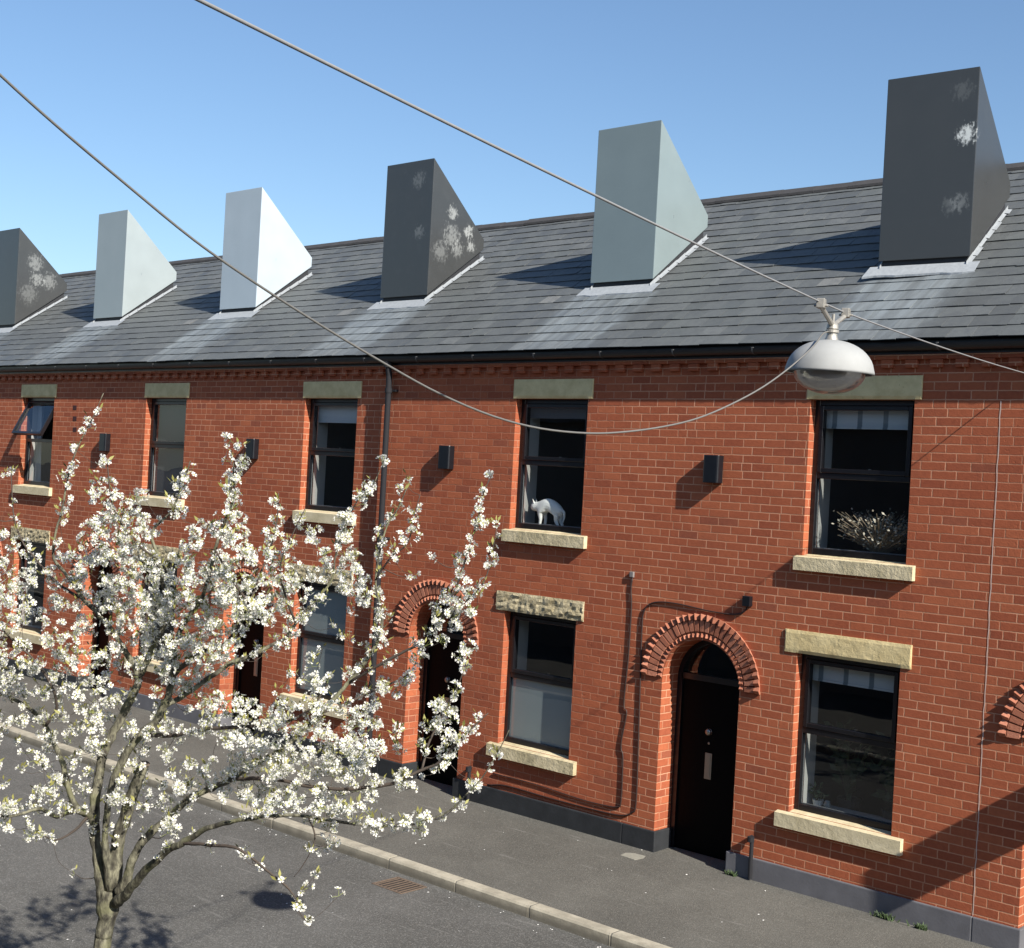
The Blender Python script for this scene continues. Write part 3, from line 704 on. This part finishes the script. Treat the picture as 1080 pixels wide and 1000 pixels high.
def leaf_plant(name, loc, n, hgt, spread, lw, mat_leaf, label, pot=None, seed=1, stemmat=None, potmat=None):
    R = random.Random(seed); root = empty(name, loc); tag(root, label, 'plant')
    z0 = 0
    if pot:
        p = MB(); p.lathe([(0, 0), (pot[0]*.75, 0), (pot[0], pot[1]), (pot[0]*.9, pot[1]), (pot[0]*.85, pot[1]*.85), (0, pot[1]*.85)], 20); p.build('pot', potmat, root, smooth=False); z0 = pot[1]*.85
    lf = MB(); stm = MB()
    for k in range(n):
        a = R.uniform(0, 6.283); rr = spread*math.sqrt(R.random()); hh = hgt*R.uniform(.35, 1)
        base = Vector((R.uniform(-.02, .02), R.uniform(-.02, .02), z0)); tip = Vector((rr*math.cos(a), rr*math.sin(a)*.55, z0+hh))
        mid = base.lerp(tip, .5)+Vector((0, 0, hh*.15)); pts = catmull([base, mid, tip], 3); stm.tube(pts, .0035, 5)
        for q in range(5):
            c = Vector(pts[R.randrange(2, len(pts))])+Vector((R.uniform(-.03, .03), R.uniform(-.03, .03), R.uniform(-.03, .03)))
            d = Vector((R.uniform(-1, 1), R.uniform(-1, 1), R.uniform(-.3, .8))).normalized(); s = d.orthogonal().normalized(); L = lw*R.uniform(.6, 1.3)
            lf.face([c, c+d*L*.5+s*L*.28, c+d*L, c+d*L*.5-s*L*.28])
    stm.build('stem', stemmat or mat_leaf, root); lf.build('leaf', mat_leaf, root)
    return root
GREEN = simple('dull_green_leaf', (.05, .075, .03), .6, .4, 20); PALE = simple('dried_pale_flower', (.30, .285, .23), .8, .4, 25)
POTW = simple('white_pot', (.6, .6, .57), .4); POTG = simple('grey_glass_jar', (.25, .28, .28), .3); POTD = simple('dark_clay_pot', (.035, .03, .026), .7)
TERR = simple('dried_stem', (.16, .13, .09), .8)
leaf_plant('dried_flower_arrangement', (.66, .235, US+.026), 240, .42, .44, .032, PALE, 'dense pale dried flowers along the upper window behind the right hand house glass', seed=4, stemmat=TERR)
leaf_plant('potted_plant', (.14, .30, LS+.026), 9, .13, .09, .05, GREEN, 'small plant in a white pot at the left of the ground floor window sill', (.055, .075), 5, potmat=POTW)
leaf_plant('leafy_house_plant', (.80, .55, LS-.1), 26, .62, .28, .12, GREEN, 'large leafy green plant at the right behind the ground floor window', (.12, .2), 6, potmat=POTD)
leaf_plant('bushy_house_plant', (.30, .62, LS-.1), 20, .75, .24, .11, GREEN, 'dim bushy plant deep behind the left of the ground floor window', (.12, .2), 8, potmat=POTD)
j = MB(); j.lathe([(0, 0), (.03, 0), (.033, .05), (.025, .075), (.025, .085), (.02, .085), (.02, .07), (0, .07)], 18)
tag(j.build('jar', POTG, None, smooth=True, loc=(.25, .28, LS+.026)), 'small grey jar beside the white plant pot on the window sill', 'jar')

# ------------------------------------------------------------------ hanging lamp and wires
LC = Vector(at_depth(874.5, 394, FPX*.44/92))
lamp = empty('street_lamp', LC); tag(lamp, 'silver domed street lamp with a clear bowl hanging from the wire across the street', 'street lamp')
lamp.rotation_euler = (math.radians(1), math.radians(1.2), math.radians(20))
def dome_mat():
    m = NT('weathered_silver_paint'); o = m.obj(); n = m.noise(o, 9, 5)
    c = m.mix(n, (.24, .245, .24), (.36, .365, .355)); c = m.mix(m.sm(m.noise(o, 30, 4), .62, .78, 0, .4), c, (.28, .27, .25))
    m.pbr(c, m.math('MULTIPLY_ADD', n, .15, .62), None, .35, 0); return m.mat
DOME = dome_mat(); GALV = simple('dirty_galvanised_steel', (.36, .34, .30), .5, .3, 25, .001, 60, metal=.5)
R0 = .222; pf = [(R0-.012, .003), (R0, 0), (R0, .012)]
for k in range(1, 13): a = k/12*math.pi/2; pf.append((max(.03, (R0-.004)*math.cos(a)**.95), .012 + .158*math.sin(a)))
pf += [(.03, .172)]
d = MB(); d.lathe(pf + [(.02, .165)] + [(max(.02, (R0-.012)*math.cos(a)), .006+.15*math.sin(a)) for a in [math.pi/2*(11-k)/12 for k in range(12)]], 48); d.build('lamp_shade', DOME, lamp, smooth=True)
def bowl_mat():
    m = NT('dusty_clear_bowl'); tr = m.n('BsdfTransparent'); tr.inputs[0].default_value = (.80, .78, .76, 1)
    gl = m.n('BsdfGlossy'); gl.inputs['Roughness'].default_value = .12; gl.inputs['Color'].default_value = (.9, .9, .9, 1)
    df = m.n('BsdfDiffuse'); df.inputs['Color'].default_value = (.34, .32, .31, 1)
    fr = m.n('LayerWeight'); fr.inputs[0].default_value = .5
    m1 = m.n('MixShader'); m.set(m1.inputs[0], m.sm(m.noise(m.obj(), 11, 4), .3, .7, .72, .92)); m.t.links.new(tr.outputs[0], m1.inputs[1]); m.t.links.new(df.outputs[0], m1.inputs[2])
    m2 = m.n('MixShader'); m.set(m2.inputs[0], m.math('MULTIPLY', fr.outputs[0], .35)); m.t.links.new(m1.outputs[0], m2.inputs[1]); m.t.links.new(gl.outputs[0], m2.inputs[2])
    m.t.links.new(m2.outputs[0], m.out.inputs[0]); return m.mat
bw = MB(); bw.lathe([(.178*math.cos(k/10*math.pi/2), -.108*math.sin(k/10*math.pi/2)+.004) for k in range(11)], 40); bw.build('glass_bowl', bowl_mat(), lamp, smooth=True)
rf = MB(); rf.lathe([(.172, .008), (.12, .055), (.05, .09), (0, .1)], 32); rf.build('reflector', simple('inner_reflector', (.7, .68, .64), .3, metal=.6), lamp, smooth=True)
bu = MB(); bu.lathe([(0, -.045), (.02, -.04), (.026, -.01), (.02, .03), (.015, .06)], 16); bu.build('bulb', simple('frosted_bulb', (.75, .73, .68), .3), lamp, smooth=True)
nk = MB(); nk.lathe([(.0, .255), (.018, .255), (.028, .245), (.03, .225), (.024, .222), (.034, .219), (.034, .206), (.026, .203), (.027, .19), (.034, .17), (.034, .162)], 20); nk.build('lamp_neck', GALV, lamp, smooth=False)
WDIR = Vector((.196, -.98, 0)).normalized()                      # along the span, towards the near side
WTOP = LC + Vector((0, 0, .335))
lz = lamp.rotation_euler.z
def lpt(v):                                                      # world offset -> lamp local (yaw only)
    return Vector((v.x*math.cos(-lz)-v.y*math.sin(-lz), v.x*math.sin(-lz)+v.y*math.cos(-lz), v.z))
br = MB()
for s in (1, -1):
    e = lpt(WDIR*.20*s); br.tube([(0, 0, .24), tuple(e*.45+Vector((0, 0, .275))), tuple(e+Vector((0, 0, .315)))], [.014, .012, .012], 8)
br.tube([(0, 0, .245), (0.0, 0, .30)], .009, 6); br.build('lamp_bracket', GALV, lamp)
for s in (1, -1):
    e = lpt(WDIR*.20*s); cm = MB(); cm.box(e.x-.02, e.x+.02, e.y-.03, e.y+.03, .305, .352); cm.tube([(e.x-.035, e.y, .318), (e.x+.035, e.y, .318)], .007, 6); cm.build('wire_clamp', GALV, lamp, bevel=.004)
WIRE = simple('grey_steel_wire', (.22, .22, .22), .6, .15, 40)
A = Vector(on_wall(1086, 395)) + Vector((0, -.02, 0))
K1, K2 = WTOP - WDIR*.2, WTOP + WDIR*.2
def seg(a, b, sag, n=14): return [a.lerp(b, t/n) - Vector((0, 0, 4*sag*(t/n)*(1-t/n))) for t in range(n+1)]
far = Vector(at_depth(228, 0, 2.75)); dirf = (far-K2)
endp = K2 + dirf*1.45
pts = seg(A, K1, .015)[:-1] + [K1, K2] + seg(K2, endp, .02)[1:]
w = MB(); w.tube(pts, .0046, 8); w.tube([A, A+Vector((0, .018, 0))], .03, 10)
tag(w.build('span_wire', WIRE, None, smooth=True), 'taut grey steel wire across the street that carries the lamp', 'wire')
CABL = simple('weathered_grey_cable', (.13, .125, .115), .6, .15, 40)
fp = [(868, 352, 6.76), (858, 365, 6.63), (835, 386, 6.53), (805, 408, 6.38), (770, 427, 6.24), (735, 441.5, 6.1), (700, 450, 5.95), (660, 455.5, 5.8), (620, 457, 5.65), (570, 452, 5.45), (520, 439, 5.25), (465, 416, 5.05), (410, 386, 4.85), (340, 344, 4.6), (270, 299, 4.35), (205, 253.5, 4.15), (130, 192, 3.95), (60, 133, 3.75), (0, 79, 3.6), (-70, 12, 3.45), (-150, -70, 3.3)]
p0 = LC + Vector((0, 0, .215))
pts = [tuple(p0)] + [tuple(at_depth(u, v, d)) for u, v, d in fp]
w = MB(); w.tube(catmull(pts, 4), .0042, 8)
tag(w.build('supply_cable', CABL, None, smooth=True), 'slack grey cable drooping from the lamp and rising to the upper left', 'cable')

# ------------------------------------------------------------------ street bits
gx, gy = -2.59, -2.55
dr = empty('drain_grate', (gx, gy, -.1385)); tag(dr, 'rusty slotted drain grate in the road beside the kerb', 'drain')
dr.rotation_euler = (0, 0, math.radians(0))
RUST = simple('rusty_iron', (.12, .085, .06), .85, .4, 18, .004, 60)
f = MB(); f.box(-.20, .20, -.17, -.145, 0, .009); f.box(-.20, .20, .145, .17, 0, .009); f.box(-.20, -.182, -.144, .144, 0, .0088); f.box(.182, .20, -.144, .144, 0, .0088); f.build('grate_frame', RUST, dr, bevel=.002, seg=1)
for k in range(7):
    x = -.150+k*.05; f = MB(); f.box(x-.009, x+.009, -.143, .143, .004, .0085); f.build('grate_bar', RUST, dr)
f = MB(); f.face([(-.18, -.144, .0022), (.18, -.144, .0022), (.18, .144, .0022), (-.18, .144, .0022)]); f.build('slot_shade_sheet', simple('painted_slot_shade', (.012, .011, .010), .9), dr)  # flat near-black sheet above the road, painted shade for the slots
pv = lambda y: -.043 + (y-(KY+.125))*(.049/(.6-(KY+.125)))
f = MB(); R = random.Random(5)
f.prism([(-.10+R.uniform(-.01, .01), -.09), (.09, -.10), (.11, .02), (.08, .1), (-.06, .09), (-.12, .03)], 'z', -.01, .0035)
tag(f.build('valve_cover', simple('pale_worn_cover', (.24, .23, .19), .9, .3, 25, .004, 40), None, fix=True, loc=(-1.56, -.30, pv(-.3))), 'small pale worn cover set in the pavement left of the nearest door', 'cover')
WEED = simple('weed_green', (.035, .06, .018), .7, .4, 20)
def weed(x, y, n, s, label, seed):
    R = random.Random(seed); b = MB()
    for k in range(n):
        a = R.uniform(0, 6.28); c = Vector((R.gauss(0, s), R.gauss(0, s*.25), 0)); L = R.uniform(.03, .075); d = Vector((math.cos(a)*.5, math.sin(a)*.5, R.uniform(.5, 1))).normalized(); q = d.orthogonal().normalized()*.007
        b.face([c-q, c+q, c+d*L*.7+q*.9, c+d*L]); 
    tag(b.build('weed', WEED, None, loc=(x, y, pv(y)+.001)), label, 'weed')
weed(1.06, -.07, 70, .045, 'wide green tuft of weeds at the foot of the grey plinth in the shade', 1)
weed(1.40, -.08, 40, .035, 'small bright green weed at the foot of the plinth, furthest right', 2)
weed(-.56, -.07, 30, .03, 'tiny weed at the foot of the plinth corner beside the door', 3)
PETAL0 = simple('fallen_petal', (.75, .74, .70), .8, .08, 30)
b = MB(); R = random.Random(11)
for k in range(240):
    if R.random() < .45: x, y = R.uniform(-9, 1.5), KY-.03-abs(R.gauss(0, .12)); z = -.145
    elif R.random() < .5: x, y = R.uniform(-8, 1), R.uniform(-5.9, KY-.1); z = -.145
    else: x, y = R.uniform(-8, 2), R.uniform(KY+.14, -.05); z = pv(y)
    if z < -.1: z = -.10 - (.045*(y+4.5)/(KY+4.5) if y > -4.5 else .04*(y+4.5)/(-2.25))
    a = R.uniform(0, 6.28); s = R.uniform(.006, .013); 
    d1, d2 = Vector((math.cos(a), math.sin(a), .1))*s, Vector((-math.sin(a), math.cos(a), .2))*s*.7; c = Vector((x, y, z+.004))
    b.face([c-d1, c-d2*.8, c+d1, c+d2])
tag(b.build('fallen_petals', PETAL0), 'scattered white petals lying on the road and pavement', 'petals', kind='stuff')

# ------------------------------------------------------------------ cherry tree
DEP = 7.4
def bark_mat():
    m = NT('cherry_bark'); p = m.pos(); x = m.sep(p)
    n = m.noise(m.comb(m.math('MULTIPLY', x[0], 1), m.math('MULTIPLY', x[1], 1), m.math('MULTIPLY', x[2], .45)), 28, 6, .65)
    c = m.ramp(n, [(.3, (.022, .019, .016)), (.47, (.075, .070, .052)), (.64, (.21, .20, .14))])
    c = m.mix(m.sm(m.noise(p, 9, 4), .5, .66, 0, .6), c, (.16, .16, .085))
    m.pbr(c, .9, m.bump(n, 1, .014), .25); return m.mat
BARK = bark_mat()
TWIG = simple('dark_twig_bark', (.060, .046, .036), .85, .4, 15)
def petal_mat():
    m = NT('white_cherry_petal'); r = m.island()
    col = m.ramp(r, [(0, (.74, .73, .64)), (.5, (.83, .82, .76)), (1, (.88, .87, .84))])
    d = m.n('BsdfDiffuse'); m.set(d.inputs[0], col); t = m.n('BsdfTranslucent'); m.set(t.inputs[0], col)
    mx = m.n('MixShader'); mx.inputs[0].default_value = .38; m.t.links.new(d.outputs[0], mx.inputs[1]); m.t.links.new(t.outputs[0], mx.inputs[2]); m.t.links.new(mx.outputs[0], m.out.inputs[0]); return m.mat
PETAL = petal_mat(); HEART = simple('flower_heart', (.36, .37, .10), .8, .3, 60); LEAFY = simple('young_cherry_leaf', (.23, .22, .06), .6, .4, 20); STALK = simple('flower_stalk', (.17, .20, .06), .7)
tb = at_depth(110, 985, DEP)
tree = empty('cherry_tree', (tb.x, tb.y, -.035)); tag(tree, 'small cherry tree covered in white blossom on the near side of the street', 'tree')
off = Vector(tree.location)
# limbs traced as (pixel u, pixel v, depth offset, radius)
limbs = {
 'A': [(112, 952, 0, .052), (106, 915, .03, .036), (100, 878, .06, .030), (101, 840, .1, .028), (108, 798, .14, .026), (120, 772, .18, .025), (133, 747, .2, .024), (146, 715, .22, .022), (133, 688, .26, .016), (121, 669, .3, .0145), (101, 645, .36, .013), (87, 631, .4, .012), (72, 608, .45, .0105), (57, 589, .5, .009), (58, 565, .5, .007), (65, 540, .5, .006), (70, 512, .52, .005), (78, 482, .52, .0045), (90, 455, .55, .0035), (99, 438, .55, .003), (109, 415, .55, .002)],
 'A2': [(146, 715, .22, .019), (153, 702, .22, .018), (165, 676, .22, .016), (176, 650, .2, .014), (172, 620, .2, .012), (168, 590, .18, .010), (160, 562, .2, .008), (180, 540, .2, .006), (190, 518, .2, .0045), (201, 486, .2, .003)],
 'A3': [(87, 631, .4, .009), (70, 622, .5, .008), (55, 610, .55, .007), (38, 590, .6, .006), (22, 568, .6, .005), (14, 540, .62, .004), (12, 500, .62, .0025)],
 'A4': [(168, 590, .18, .008), (152, 580, .1, .007), (132, 560, .05, .006), (118, 530, 0, .0045), (113, 488, 0, .003)],
 'B1': [(100, 870, .06, .022), (92, 858, 0, .018), (76, 856, -.08, .014), (60, 861, -.15, .012), (40, 853, -.25, .009), (12, 861, -.35, .007), (-25, 855, -.45, .005), (-60, 835, -.5, .003)],
 'B2': [(92, 862, 0, .010), (80, 875, -.08, .007), (60, 886, -.14, .005), (47, 882, -.2, .003)],
 'B3': [(90, 858, 0, .017), (79, 849, .05, .016), (70, 822, .1, .015), (64, 800, .15, .014), (48, 766, .25, .012), (32, 748, .3, .011), (4, 732, .4, .009), (-30, 712, .5, .007), (-70, 680, .6, .005)],
 'B4': [(48, 766, .25, .009), (60, 745, .2, .008), (50, 715, .1, .007), (30, 690, .1, .006), (8, 670, .05, .005), (-20, 640, 0, .004)],
 'C': [(117, 940, -.02, .036), (111, 888, -.06, .018), (113, 860, -.08, .018), (119, 824, -.1, .020), (127, 808, -.1, .021), (134, 793, -.1, .021), (149, 774, -.1, .021), (165, 760, -.1, .020), (172, 746, -.1, .020), (180, 726, -.1, .019), (183, 702, -.1, .017), (185, 680, -.12, .014), (195, 655, -.15, .013), (212, 632, -.2, .011), (222, 602, -.22, .010), (227, 580, -.25, .009), (235, 555, -.25, .008), (246, 525, -.28, .006), (246, 488, -.3, .003)],
 'C2': [(182, 714, -.1, .014), (199, 697, -.2, .013), (214, 687, -.28, .012), (237, 679, -.35, .010), (252, 660, -.4, .009), (262, 640, -.45, .008), (252, 622, -.5, .007), (240, 604, -.5, .006), (227, 580, -.5, .005)],
 'C3': [(172, 746, -.1, .015), (196, 732, 0, .014), (222, 714, .08, .013), (243, 700, .12, .012), (262, 693, .16, .011), (285, 681, .2, .010), (302, 672, .25, .009), (312, 657, .3, .008), (330, 636, .35, .007), (350, 612, .4, .006), (354, 585, .4, .005), (364, 555, .42, .004), (377, 528, .42, .0035), (392, 514, .45, .003), (405, 486, .45, .002)],
 'C4': [(149, 774, -.1, .014), (180, 776, -.2, .012), (208, 770, -.28, .010), (243, 767, -.36, .009), (290, 764, -.45, .007), (325, 750, -.5, .006), (345, 722, -.5, .004)],
 'C5': [(312, 657, .3, .007), (300, 625, .2, .006), (296, 595, .15, .005), (308, 565, .1, .004), (322, 536, .1, .0025)],
 'C6': [(262, 640, -.45, .007), (275, 605, -.4, .005), (290, 562, -.35, .004), (294, 520, -.35, .0025)],
 'E': [(119, 935, 0, .042), (123, 895, .02, .037), (130, 868, .02, .035), (138, 842, .02, .033), (146, 822, .02, .031), (152, 806, .02, .030)],
 'F': [(126, 942, -.05, .034), (134, 926, -.08, .026), (141, 903, -.1, .023), (153, 885, -.12, .022), (166, 872, -.12, .020), (182, 858, -.12, .019), (203, 840, -.1, .017), (224, 831, -.06, .016), (243, 822, -.03, .015), (270, 806, .02, .014), (303, 786, .08, .013), (338, 752, .14, .012), (368, 720, .2, .011), (386, 697, .24, .009), (402, 668, .28, .008), (401, 640, .3, .007), (396, 612, .32, .006), (406, 560, .35, .005), (420, 536, .36, .004), (434, 503, .36, .002)],
 'F2': [(368, 720, .2, .009), (395, 704, .1, .008), (421, 690, .05, .0075), (450, 674, 0, .0065), (463, 655, -.02, .006), (481, 620, -.05, .005), (491, 590, -.06, .0045), (505, 543, -.08, .0035), (510, 520, -.08, .003), (521, 497, -.08, .002)],
 'F3': [(463, 655, -.02, .005), (482, 642, -.05, .0045), (506, 620, -.1, .004), (516, 598, -.1, .003), (524, 556, -.1, .002)],
 'F4': [(396, 612, .32, .005), (412, 588, .25, .0045), (430, 572, .2, .004), (438, 540, .2, .003), (443, 522, .2, .002)],
 'G': [(243, 822, -.03, .012), (290, 822, -.15, .011), (330, 830, -.22, .010), (365, 832, -.28, .010), (402, 829, -.32, .0095), (423, 823, -.35, .009), (445, 812, -.35, .008), (464, 804, -.38, .007), (482, 782, -.4, .006), (500, 766, -.4, .004), (515, 752, -.4, .0025)],
 'G2': [(445, 812, -.35, .007), (452, 785, -.3, .006), (465, 758, -.28, .005), (478, 735, -.25, .004), (490, 705, -.25, .003), (496, 688, -.25, .002)],
 'G3': [(338, 752, .14, .008), (365, 742, .2, .007), (395, 728, .25, .006), (430, 712, .3, .004), (440, 695, .3, .002)],
 'H': [(122, 952, -.06, .033), (130, 946, -.12, .026), (142, 932, -.2, .023), (154, 918, -.28, .021), (176, 898, -.4, .019), (192, 889, -.48, .018), (204, 882, -.52, .016), (220, 873, -.58, .014), (242, 867, -.64, .012), (264, 863, -.68, .0105), (286, 860, -.7, .0095), (325, 861, -.74, .0085), (358, 867, -.78, .0075), (390, 870, -.8, .0065), (409, 871, -.82, .006), (442, 868, -.84, .005), (471, 857, -.85, .0045), (487, 843, -.86, .004), (510, 818, -.86, .003), (527, 790, -.86, .0025), (537, 770, -.86, .002)],
 'H2': [(192, 889, -.48, .012), (206, 890, -.55, .010), (228, 892, -.62, .009), (247, 894, -.68, .008), (264, 904, -.72, .007), (280, 917, -.76, .006), (301, 934, -.8, .005), (312, 948, -.82, .004), (316, 962, -.83, .003), (328, 978, -.84, .0018)],
 'H3': [(312, 948, -.82, .003), (320, 938, -.82, .0025), (331, 925, -.8, .0015)],
 'H4': [(325, 861, -.74, .005), (332, 880, -.74, .004), (329, 895, -.74, .003), (318, 915, -.74, .002), (310, 925, -.74, .0015)],
}
nodes = []            # skeleton points: (position, radius)
b = MB(); base = Vector(tb); top = at_depth(117, 938, DEP)
tp = [Vector((base.x+.01, base.y, -.06)), Vector((base.x, base.y, .35)), base.lerp(top, -.35), base, base.lerp(top, .5), Vector(top)]
tp = catmull([Vector(p)-off for p in tp], 4); nn = len(tp)
b.tube([Vector(p)+Vector((.004*math.sin(q*1.7), .004*math.cos(q*1.3), 0)) for q, p in enumerate(tp)], [.075-.028*min(1, q/6) + (.014 if q > nn-6 else 0) for q in range(nn)], 16)
b.build('trunk', BARK, tree, smooth=True)
R = random.Random(21)
for key, pl in limbs.items():
    pts = catmull([(*at_depth(u, v, DEP+d), r) for u, v, d, r in pl], 4)
    wob = [(R.uniform(-1, 1), R.uniform(-1, 1), R.uniform(-1, 1)) for _ in pts]
    P = [Vector(p[:3])-off+Vector(wv)*min(.004, p[3]*.25) for p, wv in zip(pts, wob)]
    b = MB(); b.tube(P, [max(.0016, p[3]*(1+R.uniform(-.06, .08))) for p in pts], 10 if pl[0][3] > .012 else 6)
    b.build('limb', BARK if pl[0][3] > .014 else TWIG, tree, smooth=True)
    for p, q in zip(pts, P): nodes.append((np.array(q), p[3]))
# pruning scar on the cut stub
sc_ = MB(); pp = Vector(at_depth(152, 806, DEP+.02))-off; sc_.lathe([(0, .004), (.028, .003), (.031, 0)], 14); o = sc_.build('pruning_scar', simple('cut_wood', (.10, .075, .055), .9), tree, loc=pp); o.rotation_euler = (.25, .35, 0)

# blossom density, one digit per 20 px cell (rows start at v=400, columns at u=-120)
DM = """
000000000000000000000000000000000
000000000011000000000000000000000
000000000021000000000000000000000
000000000210000000300000000000000
000000100122000211300000012100020
000000100213120321400000032100020
000000100224331322402000230210020
011222210225541133411131422210131
011222311135542243423232422310121
023444432345544344445324522210312
023444443344555555554433442201321
023444432444555555554432442003420
023444433233455545453321222224410
012333323332344544422122333231300
023444432433344554321222222233200
023444443433334443211231313310200
024455444334323433212132223313100
023444333334323234444443442114200
012333123333333122455544543234220
011222023233233122355554553323212
011222013333232333445444442203220
012333204332433333344433342310020
023444433322433322233334431210210
012333332011213310011023232331000
000000021010101001000023000000000
000000000010101000220010000000000
000000000000000000001101000000000
000000000000000000000121000000000
000000000000000000000020000000000
""".strip().split('\n')
NP = np.array([n[0] for n in nodes]); NR = np.array([n[1] for n in nodes])
clusters = []; thin = []
limb_uvd = []
for key, pl in limbs.items():
    for q in catmull(pl, 4): limb_uvd.append(q[:3])
limb_uvd = np.array(limb_uvd)
for r_, line in enumerate(DM):
    for c, ch in enumerate(line):
        k = int(ch)*(.95 if int(ch) < 4 else 1.35); n = int(k) + (1 if R.random() < k-int(k) else 0)
        for _ in range(n):
            u = -120 + (c+R.random())*20 - 2; v = 402 + (r_+R.random())*20
            dd = np.hypot(limb_uvd[:, 0]-u, limb_uvd[:, 1]-v); m_ = np.argmin(dd)
            if 3 < dd[m_] < 28 and (int(ch) < 3 or (int(ch) < 4 and u > 370)):
                f_ = R.uniform(.2, .75) if int(ch) > 2 else R.uniform(.6, .95); u += (limb_uvd[m_, 0]-u)*f_; v += (limb_uvd[m_, 1]-v)*f_
            d = limb_uvd[m_, 2] + R.gauss(0, 1)*min(.34, .06+dd[m_]*.007)
            clusters.append(np.array(Vector(at_depth(u, v, DEP+d))-off)); thin.append(int(ch) < 3)
clusters = np.array(clusters)
dmin = np.array([np.min(np.linalg.norm(NP-c, axis=1)) for c in clusters])
order = np.argsort(dmin)
tw = MB(); nodes_p = NP.copy(); nodes_r = NR.copy()
for idx in order:
    c = clusters[idx]; dv = nodes_p - c; dist = np.sqrt((dv**2).sum(1))
    # twigs rise: prefer joints that lie below the cluster
    cost = dist + np.maximum(0, -(c[2]-nodes_p[:, 2]))*.5; k = np.argmin(cost)
    a = nodes_p[k]; L = dist[k]
    if L < .012: continue
    r0 = min(nodes_r[k]*.8, .0016 + .010*L); mid = a*.5+c*.5 + np.array([R.uniform(-.1, .1), R.uniform(-.1, .1), -.12])*L
    pts = catmull([a, mid, c], 4); rr = np.linspace(r0, .0013, len(pts))
    tw.tube(pts, list(rr), 5)
    nodes_p = np.vstack([nodes_p, pts[1:]]); nodes_r = np.concatenate([nodes_r, rr[1:]])
tag(tw.build('twig_mass', TWIG, tree, smooth=True), kind='stuff')

pet = MB(); hrt = MB(); lev = MB(); stk = MB()
def rnd_dir():
    v = rng.normal(size=3); return v/np.linalg.norm(v)
for c, tn in zip(clusters, thin):
    n = R.choice((2, 3, 4, 5, 6) if tn else (3, 5, 6, 7, 8, 10)); rad = R.uniform(.014, .034) if tn else R.uniform(.020, .045); lean = rnd_dir()*.5 + np.array([0, 0, .25])
    for _ in range(n):
        d = rnd_dir() + lean*.6; d /= np.linalg.norm(d)
        cc = c + d*rad*R.uniform(.65, 1.15) + np.array([0, 0, .004])
        nrm = d + rnd_dir()*.35; nrm /= np.linalg.norm(nrm)
        t1 = np.cross(nrm, rnd_dir()); t1 /= np.linalg.norm(t1); t2 = np.cross(nrm, t1)
        fr = R.uniform(.0145, .0215); cup = R.uniform(.15, .75); a0 = R.uniform(0, 6.28)
        for k in range(5):
            a = a0 + k*1.2566 + R.uniform(-.1, .1)
            def pt(ang, rr, z): return cc + (t1*math.cos(ang)+t2*math.sin(ang))*fr*rr + nrm*fr*z
            wz = R.uniform(-.12, .12)
            pet.face([pt(a, .08, .02), pt(a-.46, .55, .30*cup), pt(a-.40, .92, .62*cup+wz), pt(a-.05, .93, .66*cup), pt(a+.36, .97, .62*cup-wz), pt(a+.46, .55, .30*cup)])
        hc = cc + nrm*fr*.12
        o = len(hrt.v); hrt.v += [tuple(hc+nrm*fr*.22)] + [tuple(hc + (t1*math.cos(q*1.2566)+t2*math.sin(q*1.2566))*fr*.27) for q in range(5)]
        for q in range(5): hrt.f.append([o, o+1+q, o+1+(q+1) % 5]); hrt.m.append(0)
        sd = np.cross(d, nrm+1e-3); sd = sd/(np.linalg.norm(sd)+1e-9)*.0011
        stk.face([c-sd, c+sd, cc+sd*.8, cc-sd*.8])
    for _ in range(R.choice((0, 1, 2, 2, 3, 4))):
        d = rnd_dir()*.7 + np.array([0, 0, .8]); d /= np.linalg.norm(d); s = np.cross(d, rnd_dir()); s /= np.linalg.norm(s); L = R.uniform(.022, .05)
        p = c + d*.02; lev.face([p, p+d*L*.5+s*L*.17, p+d*L, p+d*L*.5-s*L*.17])
for mb_, nm_, mt_ in ((pet, 'blossom', PETAL), (hrt, 'flower_heart_mass', HEART), (lev, 'young_leaf_mass', LEAFY), (stk, 'flower_stalk_mass', STALK)): tag(mb_.build(nm_, mt_, tree), kind='stuff')
